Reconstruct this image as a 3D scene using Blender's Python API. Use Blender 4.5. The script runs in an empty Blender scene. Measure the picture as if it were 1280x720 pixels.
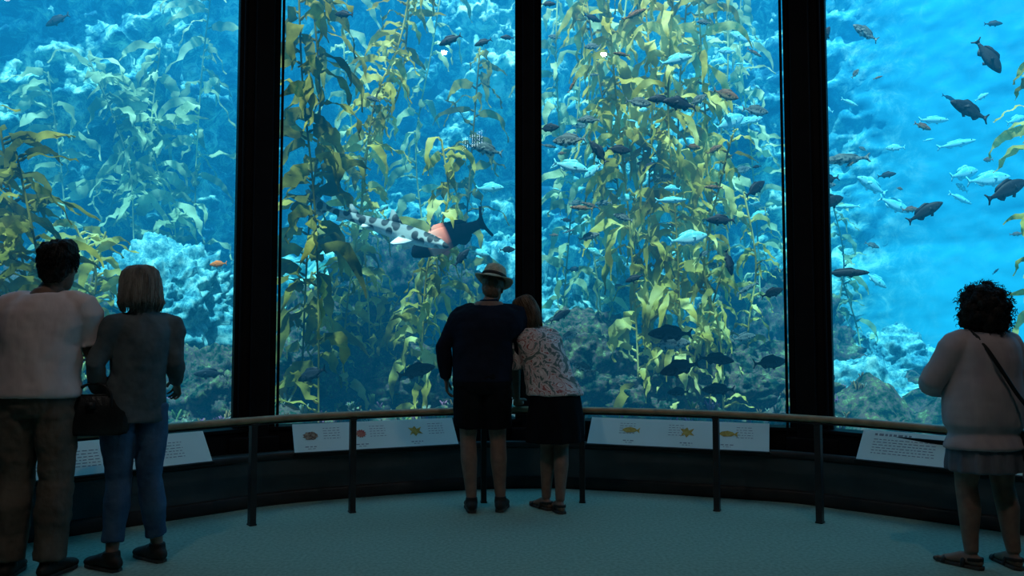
import bpy, bmesh, math, random
from mathutils import Vector, Matrix, noise
random.seed(7)
scene = bpy.context.scene
COL = scene.collection
pi = math.pi

# ------------------------------------------------------------------ camera
PITCH = math.radians(3.2); F = 1000.0; CAMH = 1.30
cam_d = bpy.data.cameras.new("camera"); cam = bpy.data.objects.new("camera", cam_d); COL.objects.link(cam)
cam.location = (0, 0, CAMH); cam.rotation_euler = (pi/2+PITCH, 0, 0)
cam_d.sensor_width = 36; cam_d.lens = 36*F/1280; cam_d.clip_end = 200
scene.camera = cam
scene.view_settings.view_transform = 'Standard'

def L(px, py, d):
    """world point seen in the survey photo in direction (px,py), standing d metres down the hall"""
    fw = Vector((0, math.cos(PITCH), math.sin(PITCH))); up = Vector((0, -math.sin(PITCH), math.cos(PITCH)))
    v = fw + up*((360-py)/F) + Vector((1, 0, 0))*((px-640)/F)
    return Vector((0, 0, CAMH)) + v*(d/v.y)

# ------------------------------------------------------------------ materials
def mat_new(name):
    m = bpy.data.materials.new(name); m.use_nodes = True
    nt = m.node_tree; nt.nodes.clear()
    return m, nt
def N(nt, t, **kw):
    n = nt.nodes.new(t)
    for k, v in kw.items():
        if k in n.inputs: n.inputs[k].default_value = v
        else: setattr(n, k, v)
    return n
def ramp(nt, stops):
    r = nt.nodes.new('ShaderNodeValToRGB'); e = r.color_ramp.elements
    while len(e) < len(stops): e.new(0.5)
    for i, (p, c) in enumerate(stops):
        e[i].position = p; e[i].color = (*c, 1)
    return r
def c4(c): return (c[0], c[1], c[2], 1)

def noisy(name, c1, c2, scale=8, rough=0.8, bump=0.2, bscale=60, spec=0.3, stretch=(1,1,1), detail=4, metallic=0.0, sheen=0):
    m, nt = mat_new(name); l = nt.links.new
    out = N(nt, 'ShaderNodeOutputMaterial'); b = N(nt, 'ShaderNodeBsdfPrincipled')
    b.inputs['Roughness'].default_value = rough; b.inputs['Specular IOR Level'].default_value = spec
    b.inputs['Metallic'].default_value = metallic
    tc = N(nt, 'ShaderNodeTexCoord'); mp = N(nt, 'ShaderNodeMapping'); mp.inputs['Scale'].default_value = stretch
    l(tc.outputs['Object'], mp.inputs['Vector'])
    n1 = N(nt, 'ShaderNodeTexNoise'); n1.inputs['Scale'].default_value = scale; n1.inputs['Detail'].default_value = detail
    l(mp.outputs[0], n1.inputs['Vector'])
    r = ramp(nt, [(0.35, c1), (0.65, c2)]); l(n1.outputs[0], r.inputs[0]); l(r.outputs[0], b.inputs['Base Color'])
    if bump:
        n2 = N(nt, 'ShaderNodeTexNoise'); n2.inputs['Scale'].default_value = bscale; n2.inputs['Detail'].default_value = 3
        l(mp.outputs[0], n2.inputs['Vector'])
        bp = N(nt, 'ShaderNodeBump'); bp.inputs['Strength'].default_value = bump; bp.inputs['Distance'].default_value = 0.02
        l(n2.outputs[0], bp.inputs['Height']); l(bp.outputs[0], b.inputs['Normal'])
    l(b.outputs[0], out.inputs[0])
    return m

M_carpet = noisy("carpet", (.27,.38,.30), (.37,.50,.40), scale=45, rough=1, bump=.5, bscale=350, spec=.02)
M_base = noisy("painted_concrete", (.035,.045,.045), (.06,.07,.07), scale=3, rough=.6, bump=.1)
M_wall = noisy("dark_wall_paint", (.03,.035,.04), (.045,.05,.055), scale=2, rough=.9, bump=.1)
M_steel = noisy("black_steel", (.004,.004,.005), (.008,.007,.008), scale=5, rough=.6, bump=.05, spec=.12)
M_post = noisy("bronze_post", (.02,.02,.02), (.035,.03,.028), scale=8, rough=.4, bump=.05)
M_rail = noisy("oak_handrail", (.32,.18,.09), (.48,.29,.15), scale=10, rough=.35, bump=.1, spec=.5)
M_board = noisy("sign_enamel", (.66,.76,.70), (.72,.81,.76), scale=2, rough=.5, bump=0)
M_ink = noisy("sign_ink", (.20,.22,.24), (.28,.30,.32), scale=5, rough=.7, bump=0)
M_inkred = noisy("sign_print_red", (.45,.06,.06), (.55,.2,.12), scale=30, rough=.7, bump=0)
M_inkyel = noisy("sign_print_ochre", (.45,.25,.04), (.6,.42,.1), scale=40, rough=.7, bump=0)
M_inkbrn = noisy("sign_print_brown", (.12,.05,.03), (.45,.3,.2), scale=60, rough=.7, bump=0)

def m_glass():
    m, nt = mat_new("acrylic_window"); l = nt.links.new
    out = N(nt, 'ShaderNodeOutputMaterial'); t = N(nt, 'ShaderNodeBsdfTransparent'); g = N(nt, 'ShaderNodeBsdfGlossy')
    t.inputs[0].default_value = (.97, .99, 1, 1); g.inputs['Roughness'].default_value = 0.0
    mx = N(nt, 'ShaderNodeMixShader'); mx.inputs[0].default_value = 0.04
    l(t.outputs[0], mx.inputs[1]); l(g.outputs[0], mx.inputs[2]); l(mx.outputs[0], out.inputs[0])
    return m
M_glass = m_glass()

def m_water(name, glow):
    m, nt = mat_new(name); l = nt.links.new
    out = N(nt, 'ShaderNodeOutputMaterial')
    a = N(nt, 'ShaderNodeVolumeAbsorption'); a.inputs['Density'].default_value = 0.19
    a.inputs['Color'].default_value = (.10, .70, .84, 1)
    e = N(nt, 'ShaderNodeEmission'); e.inputs[0].default_value = (.012, .49, 1, 1); e.inputs[1].default_value = glow  # emission stands in for daylight scattered in the water
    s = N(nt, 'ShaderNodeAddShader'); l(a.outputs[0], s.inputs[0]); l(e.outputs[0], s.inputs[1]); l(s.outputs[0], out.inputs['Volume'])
    return m

def m_reef():
    m, nt = mat_new("reef_growth_painted_depth"); l = nt.links.new
    out = N(nt, 'ShaderNodeOutputMaterial'); b = N(nt, 'ShaderNodeBsdfDiffuse')
    tc = N(nt, 'ShaderNodeTexCoord')
    n1 = N(nt, 'ShaderNodeTexNoise'); n1.inputs['Scale'].default_value = 3.4; n1.inputs['Detail'].default_value = 10; n1.inputs['Roughness'].default_value = .76
    n1.inputs['Distortion'].default_value = .5
    l(tc.outputs['Object'], n1.inputs['Vector'])
    n3 = N(nt, 'ShaderNodeTexNoise'); n3.inputs['Scale'].default_value = .5; n3.inputs['Detail'].default_value = 3
    l(tc.outputs['Object'], n3.inputs['Vector'])
    ad = N(nt, 'ShaderNodeMath', operation='MULTIPLY_ADD'); l(n3.outputs[0], ad.inputs[0]); ad.inputs[1].default_value = .42; 
    sb_ = N(nt, 'ShaderNodeMath', operation='SUBTRACT'); l(n1.outputs[0], sb_.inputs[0]); sb_.inputs[1].default_value = .21; l(sb_.outputs[0], ad.inputs[2])
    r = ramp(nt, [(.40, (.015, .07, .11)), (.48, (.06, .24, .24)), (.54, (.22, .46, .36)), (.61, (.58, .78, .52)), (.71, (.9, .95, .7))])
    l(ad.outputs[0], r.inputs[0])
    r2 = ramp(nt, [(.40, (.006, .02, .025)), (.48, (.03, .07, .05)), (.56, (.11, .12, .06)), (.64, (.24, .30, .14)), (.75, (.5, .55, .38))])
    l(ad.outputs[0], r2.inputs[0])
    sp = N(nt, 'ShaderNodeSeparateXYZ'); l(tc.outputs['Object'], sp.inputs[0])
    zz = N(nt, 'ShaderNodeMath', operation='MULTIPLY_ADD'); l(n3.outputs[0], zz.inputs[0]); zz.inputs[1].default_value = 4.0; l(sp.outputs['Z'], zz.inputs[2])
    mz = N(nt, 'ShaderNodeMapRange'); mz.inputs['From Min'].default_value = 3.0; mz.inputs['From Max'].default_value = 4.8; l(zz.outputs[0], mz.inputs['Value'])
    mixz = N(nt, 'ShaderNodeMixRGB'); l(mz.outputs[0], mixz.inputs[0]); l(r2.outputs[0], mixz.inputs[1]); l(r.outputs[0], mixz.inputs[2])  # lower cliff painted darker, imitating the weaker daylight at depth
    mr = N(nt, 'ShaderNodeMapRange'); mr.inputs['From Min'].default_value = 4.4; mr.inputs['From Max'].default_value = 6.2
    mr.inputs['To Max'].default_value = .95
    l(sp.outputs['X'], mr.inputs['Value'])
    mix = N(nt, 'ShaderNodeMixRGB'); l(mr.outputs[0], mix.inputs[0]); l(mixz.outputs[0], mix.inputs[1]); mix.inputs[2].default_value = (.03, .40, .50, 1)  # right side painted flat blue, standing in for hazy open water
    l(mix.outputs[0], b.inputs['Color'])
    l(b.outputs[0], out.inputs[0]); return m
M_reef = m_reef()

def m_bottom(name="reef_floor_growth", stops=None):
    m, nt = mat_new(name); l = nt.links.new
    out = N(nt, 'ShaderNodeOutputMaterial'); b = N(nt, 'ShaderNodeBsdfDiffuse')
    tc = N(nt, 'ShaderNodeTexCoord')
    n1 = N(nt, 'ShaderNodeTexNoise'); n1.inputs['Scale'].default_value = 6.0; n1.inputs['Detail'].default_value = 9; n1.inputs['Roughness'].default_value = .78
    l(tc.outputs['Object'], n1.inputs['Vector'])
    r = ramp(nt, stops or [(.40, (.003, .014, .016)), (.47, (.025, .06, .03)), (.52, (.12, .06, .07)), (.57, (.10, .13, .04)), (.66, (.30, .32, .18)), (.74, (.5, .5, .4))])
    l(n1.outputs[0], r.inputs[0]); l(r.outputs[0], b.inputs['Color'])
    l(b.outputs[0], out.inputs[0]); return m
M_bottom = m_bottom()
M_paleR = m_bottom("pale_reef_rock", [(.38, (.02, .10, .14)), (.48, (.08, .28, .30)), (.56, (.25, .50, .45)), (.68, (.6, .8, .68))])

def m_kelp(name, c1, c2, c3):
    m, nt = mat_new(name); l = nt.links.new
    out = N(nt, 'ShaderNodeOutputMaterial')
    d = N(nt, 'ShaderNodeBsdfDiffuse'); t = N(nt, 'ShaderNodeBsdfTranslucent')
    tc = N(nt, 'ShaderNodeTexCoord'); n1 = N(nt, 'ShaderNodeTexNoise'); n1.inputs['Scale'].default_value = 2.2; n1.inputs['Detail'].default_value = 5
    l(tc.outputs['Object'], n1.inputs['Vector'])
    r = ramp(nt, [(.36, c1), (.5, c2), (.64, c3)]); l(n1.outputs[0], r.inputs[0])
    l(r.outputs[0], d.inputs[0]); l(r.outputs[0], t.inputs[0])
    mx = N(nt, 'ShaderNodeMixShader'); mx.inputs[0].default_value = .45; l(d.outputs[0], mx.inputs[1]); l(t.outputs[0], mx.inputs[2])
    l(mx.outputs[0], out.inputs[0]); return m
M_kelp = m_kelp("kelp_gold", (.24, .18, .03), (.62, .48, .09), (.96, .82, .30))
M_kelpd = m_kelp("kelp_olive", (.06, .07, .02), (.24, .20, .035), (.62, .46, .09))
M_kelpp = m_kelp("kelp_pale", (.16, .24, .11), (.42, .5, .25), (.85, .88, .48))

def m_fish(name, back, belly, spots=None, zlo=-.08, zhi=.08, sscale=14):
    m, nt = mat_new(name); l = nt.links.new
    out = N(nt, 'ShaderNodeOutputMaterial'); b = N(nt, 'ShaderNodeBsdfPrincipled'); b.inputs['Roughness'].default_value = .6
    b.inputs['Specular IOR Level'].default_value = .2
    tc = N(nt, 'ShaderNodeTexCoord'); sp = N(nt, 'ShaderNodeSeparateXYZ'); l(tc.outputs['Object'], sp.inputs[0])
    mr = N(nt, 'ShaderNodeMapRange'); mr.inputs['From Min'].default_value = zlo; mr.inputs['From Max'].default_value = zhi
    l(sp.outputs['Z'], mr.inputs['Value'])
    r = ramp(nt, [(.1, belly), (.8, back)]); l(mr.outputs[0], r.inputs[0])
    n = N(nt, 'ShaderNodeTexNoise'); n.inputs['Scale'].default_value = sscale; l(tc.outputs['Object'], n.inputs['Vector'])
    rr = ramp(nt, [(.52, (0, 0, 0)), (.58, (1, 1, 1))]); l(n.outputs[0], rr.inputs[0])
    mx = N(nt, 'ShaderNodeMixRGB'); l(rr.outputs[0], mx.inputs[0]); l(r.outputs[0], mx.inputs[1])
    mx.inputs[2].default_value = c4(spots if spots else back)
    l(mx.outputs[0], b.inputs['Base Color']); l(b.outputs[0], out.inputs[0]); return m
M_fdark = m_fish("fish_skin_blue_black", (.006, .009, .015), (.04, .05, .06), (.010, .015, .022))
M_fgrey = m_fish("fish_skin_grey", (.08, .10, .09), (.38, .42, .36), (.05, .07, .07))
M_fcyan = m_fish("fish_skin_silver", (.12, .55, .55), (.5, .9, .9), (.25, .7, .7))
M_fbrown = m_fish("fish_skin_copper", (.18, .07, .03), (.36, .26, .13), (.09, .05, .03))
M_forange = m_fish("fish_skin_orange", (1.0, .18, .02), (1.0, .25, .04), (1.0, .2, .02))
M_eye = noisy("fish_eye", (.01, .01, .01), (.02, .02, .02), rough=.1, bump=0)

def m_shark():
    m, nt = mat_new("leopard_shark_skin"); l = nt.links.new
    out = N(nt, 'ShaderNodeOutputMaterial'); b = N(nt, 'ShaderNodeBsdfPrincipled'); b.inputs['Roughness'].default_value = .6
    b.inputs['Specular IOR Level'].default_value = .2
    tc = N(nt, 'ShaderNodeTexCoord'); sp = N(nt, 'ShaderNodeSeparateXYZ'); l(tc.outputs['Object'], sp.inputs[0])
    mr = N(nt, 'ShaderNodeMapRange'); mr.inputs['From Min'].default_value = -.045; mr.inputs['From Max'].default_value = .03; l(sp.outputs['Z'], mr.inputs['Value'])
    r = ramp(nt, [(.15, (.95, 1, .95)), (.6, (.50, .55, .50)), (1, (.26, .29, .27))]); l(mr.outputs[0], r.inputs[0])
    cb = N(nt, 'ShaderNodeCombineXYZ'); l(sp.outputs['X'], cb.inputs[0]); l(sp.outputs['Z'], cb.inputs[1])
    mp = N(nt, 'ShaderNodeMapping'); mp.inputs['Scale'].default_value = (17, 13, 1); l(cb.outputs[0], mp.inputs[0])
    v = N(nt, 'ShaderNodeTexVoronoi'); v.voronoi_dimensions = '2D'; v.inputs['Scale'].default_value = 1.0; v.inputs['Randomness'].default_value = .8; l(mp.outputs[0], v.inputs['Vector'])
    rr = ramp(nt, [(.34, (1, 1, 1)), (.44, (0, 0, 0))]); l(v.outputs['Distance'], rr.inputs[0])
    m3 = N(nt, 'ShaderNodeMapRange'); m3.inputs['From Min'].default_value = -.04; m3.inputs['From Max'].default_value = -.015; m3.inputs['To Max'].default_value = .95; l(sp.outputs['Z'], m3.inputs['Value'])
    mu = N(nt, 'ShaderNodeMath', operation='MULTIPLY'); l(rr.outputs[0], mu.inputs[0]); l(m3.outputs[0], mu.inputs[1])
    mx = N(nt, 'ShaderNodeMixRGB'); l(mu.outputs[0], mx.inputs[0]); l(r.outputs[0], mx.inputs[1]); mx.inputs[2].default_value = (.015, .02, .024, 1)
    l(mx.outputs[0], b.inputs['Base Color']); l(b.outputs[0], out.inputs[0]); return m
M_shark = m_shark()
def m_sheep():
    m, nt = mat_new("sheephead_skin"); l = nt.links.new
    out = N(nt, 'ShaderNodeOutputMaterial'); b = N(nt, 'ShaderNodeBsdfDiffuse')
    tc = N(nt, 'ShaderNodeTexCoord'); sp = N(nt, 'ShaderNodeSeparateXYZ'); l(tc.outputs['Object'], sp.inputs[0])
    mr = N(nt, 'ShaderNodeMapRange'); mr.inputs['From Min'].default_value = -.5; mr.inputs['From Max'].default_value = .5; l(sp.outputs['X'], mr.inputs['Value'])
    r = ramp(nt, [(.50, (.003, .003, .006)), (.55, (1, .20, .12)), (.76, (1, .42, .30)), (.80, (.01, .01, .015))]); l(mr.outputs[0], r.inputs[0])
    l(r.outputs[0], b.inputs['Color']); l(b.outputs[0], out.inputs[0]); return m
M_sheep = m_sheep()

# people materials
M_skin = noisy("skin", (.22,.125,.09), (.28,.165,.115), scale=20, rough=.55, bump=.05, bscale=200)
M_tee = noisy("cotton_tee_pale", (.76,.60,.58), (.86,.71,.68), scale=6, rough=.9, bump=.25, bscale=9, stretch=(1.6,1.6,.6), spec=.1)
M_khaki = noisy("khaki_trousers", (.12,.095,.075), (.17,.14,.11), scale=6, rough=.9, bump=.4, bscale=14, stretch=(1.2,1.2,.7), spec=.1)
M_card = noisy("grey_knit_jacket", (.08,.10,.105), (.14,.16,.165), scale=9, rough=.95, bump=.4, bscale=12, spec=.1)
M_jean = noisy("blue_denim", (.04,.09,.16), (.08,.15,.24), scale=8, rough=.9, bump=.4, bscale=15, spec=.1)
M_navy = noisy("navy_shirt", (.008,.010,.018), (.013,.016,.028), scale=6, rough=.9, bump=.4, bscale=10, spec=.1)
M_black = noisy("black_cloth", (.006,.006,.007), (.010,.010,.012), scale=6, rough=.9, bump=.35, bscale=12, spec=.1)
M_leather = noisy("black_leather", (.008,.010,.010), (.02,.022,.022), scale=12, rough=.4, bump=.2, bscale=50)
M_mauve = noisy("mauve_blouse", (.42,.35,.36), (.52,.44,.44), scale=6, rough=.9, bump=.25, bscale=8, stretch=(1.8,1.8,.5), spec=.1)
M_greysk = noisy("grey_skirt_cloth", (.13,.13,.15), (.2,.2,.22), scale=6, rough=.9, bump=.4, bscale=14, stretch=(2,2,.5), spec=.1)
M_straw = noisy("straw", (.50,.42,.28), (.68,.58,.40), scale=60, rough=.8, bump=.5, bscale=220)
M_band = noisy("hat_band", (.02,.018,.015), (.04,.03,.025), rough=.8, bump=.1)
M_hdark = noisy("hair_black", (.008,.006,.005), (.02,.014,.01), scale=30, rough=.6, bump=.5, bscale=120, stretch=(1,1,.3))
M_hgrey = noisy("hair_ash_blonde", (.16,.14,.12), (.36,.32,.27), scale=30, rough=.5, bump=.5, bscale=120, stretch=(1,1,.2))
M_hbrown = noisy("hair_brown", (.10,.06,.035), (.2,.12,.07), scale=30, rough=.5, bump=.5, bscale=120, stretch=(1,1,.2))
M_shoe = noisy("dark_shoe", (.015,.012,.010), (.03,.025,.02), rough=.6, bump=.1)
M_sole = noisy("shoe_sole", (.05,.045,.04), (.08,.07,.06), rough=.8, bump=.1)
M_paper = noisy("paper_leaflet", (.5,.5,.52), (.62,.62,.64), rough=.8, bump=0)
M_white = noisy("eye_white", (.7,.7,.7), (.8,.8,.8), rough=.2, bump=0)
def m_print():
    m, nt = mat_new("printed_blouse"); l = nt.links.new
    out = N(nt, 'ShaderNodeOutputMaterial'); b = N(nt, 'ShaderNodeBsdfPrincipled'); b.inputs['Roughness'].default_value = .8
    tc = N(nt, 'ShaderNodeTexCoord')
    n = N(nt, 'ShaderNodeTexNoise'); n.inputs['Scale'].default_value = 9; n.inputs['Detail'].default_value = 2; n.inputs['Distortion'].default_value = 2.0
    l(tc.outputs['Object'], n.inputs['Vector'])
    r = ramp(nt, [(.38, (.14, .18, .16)), (.44, (.66, .54, .50)), (.52, (.80, .70, .66)), (.56, (.42, .12, .10)), (.60, (.70, .56, .52)), (.67, (.18, .22, .20))])
    r.color_ramp.interpolation = 'CONSTANT'
    l(n.outputs[0], r.inputs[0]); l(r.outputs[0], b.inputs['Base Color']); l(b.outputs[0], out.inputs[0]); return m
M_print = m_print()

# ------------------------------------------------------------------ mesh helpers
def obj_from(name, verts, faces, mat, parent=None, smooth=True):
    me = bpy.data.meshes.new(name); me.from_pydata([tuple(v) for v in verts], [], faces); me.update()
    bm = bmesh.new(); bm.from_mesh(me); bmesh.ops.recalc_face_normals(bm, faces=bm.faces); bm.to_mesh(me); bm.free()
    if smooth: me.polygons.foreach_set('use_smooth', [True]*len(me.polygons))
    if mat: me.materials.append(mat)
    o = bpy.data.objects.new(name, me); COL.objects.link(o)
    if parent: o.parent = parent
    return o
def empty(name, loc=(0, 0, 0)):
    e = bpy.data.objects.new(name, None); e.location = loc; e.empty_display_size = .1; COL.objects.link(e); return e

class G:
    def __init__(s): s.v = []; s.f = []
    def tube(s, pts, rad, side=(1, 0, 0), segs=14, power=1.0, round_ends=True):
        pts = [Vector(p) for p in pts]; rad = [(r, r) if not isinstance(r, tuple) else r for r in rad]
        n = len(pts); side = Vector(side)
        if round_ends:
            t0 = (pts[0]-pts[1]).normalized(); t1 = (pts[-1]-pts[-2]).normalized()
            m0 = min(rad[0]); m1 = min(rad[-1])
            pts = [pts[0]+t0*m0*.55] + pts + [pts[-1]+t1*m1*.55]
            rad = [(rad[0][0]*.55, rad[0][1]*.55)] + rad + [(rad[-1][0]*.55, rad[-1][1]*.55)]
            n += 2
        base = len(s.v)
        for i in range(n):
            t = (pts[min(i+1, n-1)]-pts[max(i-1, 0)]).normalized()
            sv = side - t*side.dot(t)
            if sv.length < 1e-3: sv = Vector((0, 1, 0)) - t*t.y
            sv.normalize(); fv = t.cross(sv)
            for k in range(segs):
                a = 2*pi*k/segs; c, d = math.cos(a), math.sin(a)
                if power != 1: c = math.copysign(abs(c)**power, c); d = math.copysign(abs(d)**power, d)
                s.v.append(pts[i]+sv*rad[i][0]*c+fv*rad[i][1]*d)
        for i in range(n-1):
            for k in range(segs):
                a = base+i*segs+k; b = base+i*segs+(k+1) % segs
                s.f.append((a, b, b+segs, a+segs))
        s.f.append(tuple(base+k for k in range(segs))[::-1]); s.f.append(tuple(base+(n-1)*segs+k for k in range(segs)))
    def rings(s, ringlist, segs=24, yaw=0, fold=None):
        """horizontal rings: (cx,cy,z,rx,ry)"""
        base = len(s.v); c0, s0 = math.cos(yaw), math.sin(yaw)
        for (cx, cy, z, rx, ry) in ringlist:
            for k in range(segs):
                a = 2*pi*k/segs
                m = 1.0 if fold is None else fold(a, z)
                x = rx*math.cos(a)*m; y = ry*math.sin(a)*m
                s.v.append(Vector((cx+x*c0-y*s0, cy+x*s0+y*c0, z)))
        n = len(ringlist)
        for i in range(n-1):
            for k in range(segs):
                a = base+i*segs+k; b = base+i*segs+(k+1) % segs
                s.f.append((a, b, b+segs, a+segs))
        s.f.append(tuple(base+k for k in range(segs))[::-1]); s.f.append(tuple(base+(n-1)*segs+k for k in range(segs)))
    def ball(s, c, r, M=None, seg=14, rg=9):
        c = Vector(c); r = (r, r, r) if not isinstance(r, (tuple, list)) else r
        base = len(s.v)
        for i in range(1, rg):
            th = pi*i/rg
            for k in range(seg):
                a = 2*pi*k/seg
                p = Vector((r[0]*math.sin(th)*math.cos(a), r[1]*math.sin(th)*math.sin(a), r[2]*math.cos(th)))
                s.v.append(c+(M @ p if M else p))
        for i in range(rg-2):
            for k in range(seg):
                a = base+i*seg+k; b = base+i*seg+(k+1) % seg
                s.f.append((a, b, b+seg, a+seg))
        s.f.append(tuple(base+k for k in range(seg))); s.f.append(tuple(base+(rg-2)*seg+k for k in range(seg))[::-1])
    def box(s, c, d, M=None):
        c = Vector(c); base = len(s.v)
        for x in (-.5, .5):
            for y in (-.5, .5):
                for z in (-.5, .5):
                    p = Vector((x*d[0], y*d[1], z*d[2])); s.v.append(c+(M @ p if M else p))
        for f in [(0,1,3,2),(4,6,7,5),(0,4,5,1),(2,3,7,6),(0,2,6,4),(1,5,7,3)]:
            s.f.append(tuple(base+i for i in f))
    def prism(s, poly, z0, z1):
        base = len(s.v); n = len(poly)
        for p in poly: s.v.append(Vector((p[0], p[1], z0)))
        for p in poly: s.v.append(Vector((p[0], p[1], z1)))
        for i in range(n):
            j = (i+1) % n; s.f.append((base+i, base+j, base+n+j, base+n+i))
        s.f.append(tuple(base+i for i in range(n))[::-1]); s.f.append(tuple(base+n+i for i in range(n)))
    def transform(s, M, start=0):
        for i in range(start, len(s.v)): s.v[i] = M @ s.v[i]
    def make(s, name, mat, parent=None, remesh=0, smooth_it=0, disp=0, dscale=.1, smooth=True, bevel=0, sub=0, mid=.35):
        o = obj_from(name, s.v, s.f, mat, parent, smooth)
        if bevel:
            b = o.modifiers.new("bevel", 'BEVEL'); b.width = bevel; b.segments = 2; b.limit_method = 'ANGLE'
        if sub:
            b = o.modifiers.new("sub", 'SUBSURF'); b.levels = sub; b.render_levels = sub
        if remesh:
            r = o.modifiers.new("remesh", 'REMESH'); r.mode = 'VOXEL'; r.voxel_size = remesh; r.use_smooth_shade = True
        if smooth_it:
            q = o.modifiers.new("smooth", 'SMOOTH'); q.iterations = smooth_it; q.factor = .5
        if disp:
            tx = bpy.data.textures.new(name+"_folds", 'CLOUDS'); tx.noise_scale = dscale; tx.noise_depth = 2
            q = o.modifiers.new("folds", 'DISPLACE'); q.texture = tx; q.strength = disp; q.mid_level = mid; q.texture_coords = 'LOCAL'
        return o

def catmull(P, n=8):
    P = [Vector((p[0], p[1], p[2] if len(p) > 2 else 0)) for p in P]
    Q = [2*P[0]-P[1]]+P+[2*P[-1]-P[-2]]; out = []
    for i in range(1, len(Q)-2):
        for k in range(n):
            t = k/n; a, b, c, d = Q[i-1:i+3]
            out.append(.5*((2*b)+(c-a)*t+(2*a-5*b+4*c-d)*t*t+(3*b-a-3*c+d)*t**3))
    out.append(P[-1]); return out

# ------------------------------------------------------------------ room shell
WIN = [(-3.95, 4.55), (-2.07, 6.50), (.145, 7.15), (2.37, 6.42), (4.15, 4.5)]
WL, WR, WB, CEIL = -4.3, 4.5, -5.0, 5.9
WTOP = 4.9
BASE = [(-4.25, 3.3), (-3.72, 4.2), (-3.05, 4.98), (-2.15, 5.82), (-1.64, 6.22), (-.44, 6.70), (.2, 6.78), (.61, 6.73), (1.97, 6.28), (2.44, 5.97), (3.3, 5.2), (3.85, 4.3), (4.45, 3.3)]
g = G(); g.prism([(WL-.1, WB-.1), (WR+.1, WB-.1), (WR+.1, 4.6)] + WIN[::-1] + [(WL-.1, 4.6)], -.1, 0); g.make("floor", M_carpet, smooth=False)
g = G(); g.prism([(WL-.1, WB-.1), (WR+.1, WB-.1), (WR+.1, 4.6)] + WIN[::-1] + [(WL-.1, 4.6)], CEIL, CEIL+.15); g.make("ceiling", M_wall, smooth=False)
g = G(); g.box(((WL-.05), (WB+4.6)/2, CEIL/2), (.1, 4.6-WB, CEIL)); g.box((WL+.2, 4.6, CEIL/2+.0), (.5, .1, CEIL)); g.make("wall_left", M_wall, smooth=False)
g = G(); g.box(((WR+.05), (WB+4.6)/2, CEIL/2), (.1, 4.6-WB, CEIL)); g.box((WR-.2, 4.6, CEIL/2), (.5, .1, CEIL)); g.make("wall_right", M_wall, smooth=False)
g = G(); g.box(((WL+WR)/2, WB-.05, CEIL/2), (WR-WL+.2, .1, CEIL)); g.make("wall_back", M_wall, smooth=False)
bc = catmull(BASE, 5)
g = G(); g.prism([(p.x, p.y) for p in bc] + [(x*1.0, y) for x, y in WIN[::-1]], 0, .36)
g.make("wall_front", M_base, smooth=False)
cap = G(); cap.tube([(p.x, p.y, .365) for p in bc], [(.03, .02)]*len(bc), side=(0, 0, 1), segs=8, round_ends=False)
cap.make("trim_1", M_post)
sk = G(); sk.tube([(p.x, p.y-.01, .05) for p in bc], [(.05, .012)]*len(bc), side=(0, 0, 1), segs=8, round_ends=False)
sk.make("baseboard_front", M_post)

def seg_box(g, a, b, z0, z1, th, off=0):
    a = Vector((*a, 0)); b = Vector((*b, 0)); d = (b-a); L_ = d.length; d.normalize(); n = Vector((-d.y, d.x, 0))
    M = Matrix((d, n, Vector((0, 0, 1)))).transposed()
    g.box((a+b)/2+n*off+Vector((0, 0, (z0+z1)/2)), (L_, th, z1-z0), M)
for i in range(4):
    e = empty("window_%d" % (i+1))
    g = G(); seg_box(g, WIN[i], WIN[i+1], .36, .52, .16); seg_box(g, WIN[i], WIN[i+1], .52, .55, .20)
    seg_box(g, WIN[i], WIN[i+1], WTOP-.05, WTOP+.1, .2); seg_box(g, WIN[i], WIN[i+1], WTOP+.1, CEIL+.25, .12)
    g.make("frame", M_steel, e, smooth=False, bevel=.006)
    a = Vector((*WIN[i], 0)); b = Vector((*WIN[i+1], 0))
    obj_from("glass", [a+Vector((0, 0, .5)), b+Vector((0, 0, .5)), b+Vector((0, 0, WTOP)), a+Vector((0, 0, WTOP))], [(0, 1, 2, 3)], M_glass, e, False)
for i, (x, y) in enumerate(WIN):
    w = .235 if i == 2 else .325
    yaw = [0.95, .50, 0, -.5, -.95][i]
    M = Matrix.Rotation(yaw, 3, 'Z'); H_ = CEIL; zc = H_/2
    g = G()
    g.box(Vector((x, y-.06, zc)), (w, .10, H_), M)                 # front flange
    g.box(Vector((x, y, zc))+M @ Vector((0, .10, 0)), (w*.55, .26, H_), M)   # web
    g.box(Vector((x, y, zc))+M @ Vector((0, -.13, 0)), (w*.45, .06, H_), M)   # cover strip
    for s_ in (-1, 1):
        g.box(Vector((x, y, zc))+M @ Vector((s_*w*.46, -.115, 0)), (.02, .03, H_), M)
    g.box(Vector((x, y-.08, .42)), (w+.06, .20, .12), M)
    g.make("window_mullion", M_steel, smooth=False, bevel=.008)

# louvred daylight clerestory high on the right-hand wall (source of the barred reflection in the glass)
def m_day():
    m, nt = mat_new("daylight_pane"); out = N(nt, 'ShaderNodeOutputMaterial'); e = N(nt, 'ShaderNodeEmission')
    e.inputs[0].default_value = (.75, .9, 1, 1); e.inputs[1].default_value = 16; nt.links.new(e.outputs[0], out.inputs[0]); return m
e = empty("window_5")
g = G(); g.box((WR-.012, -1.4, 5.34), (.01, .9, .30)); g.make("pane", m_day(), e, smooth=False)
g = G()
for k in range(10): g.box((WR-.03, -1.85+k*.1, 5.34), (.03, .028 if k % 3 else .05, .36))
for z in (5.17, 5.51): g.box((WR-.03, -1.4, z), (.05, 1.0, .04))
g.make("louvres", M_steel, e, smooth=False)

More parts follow.
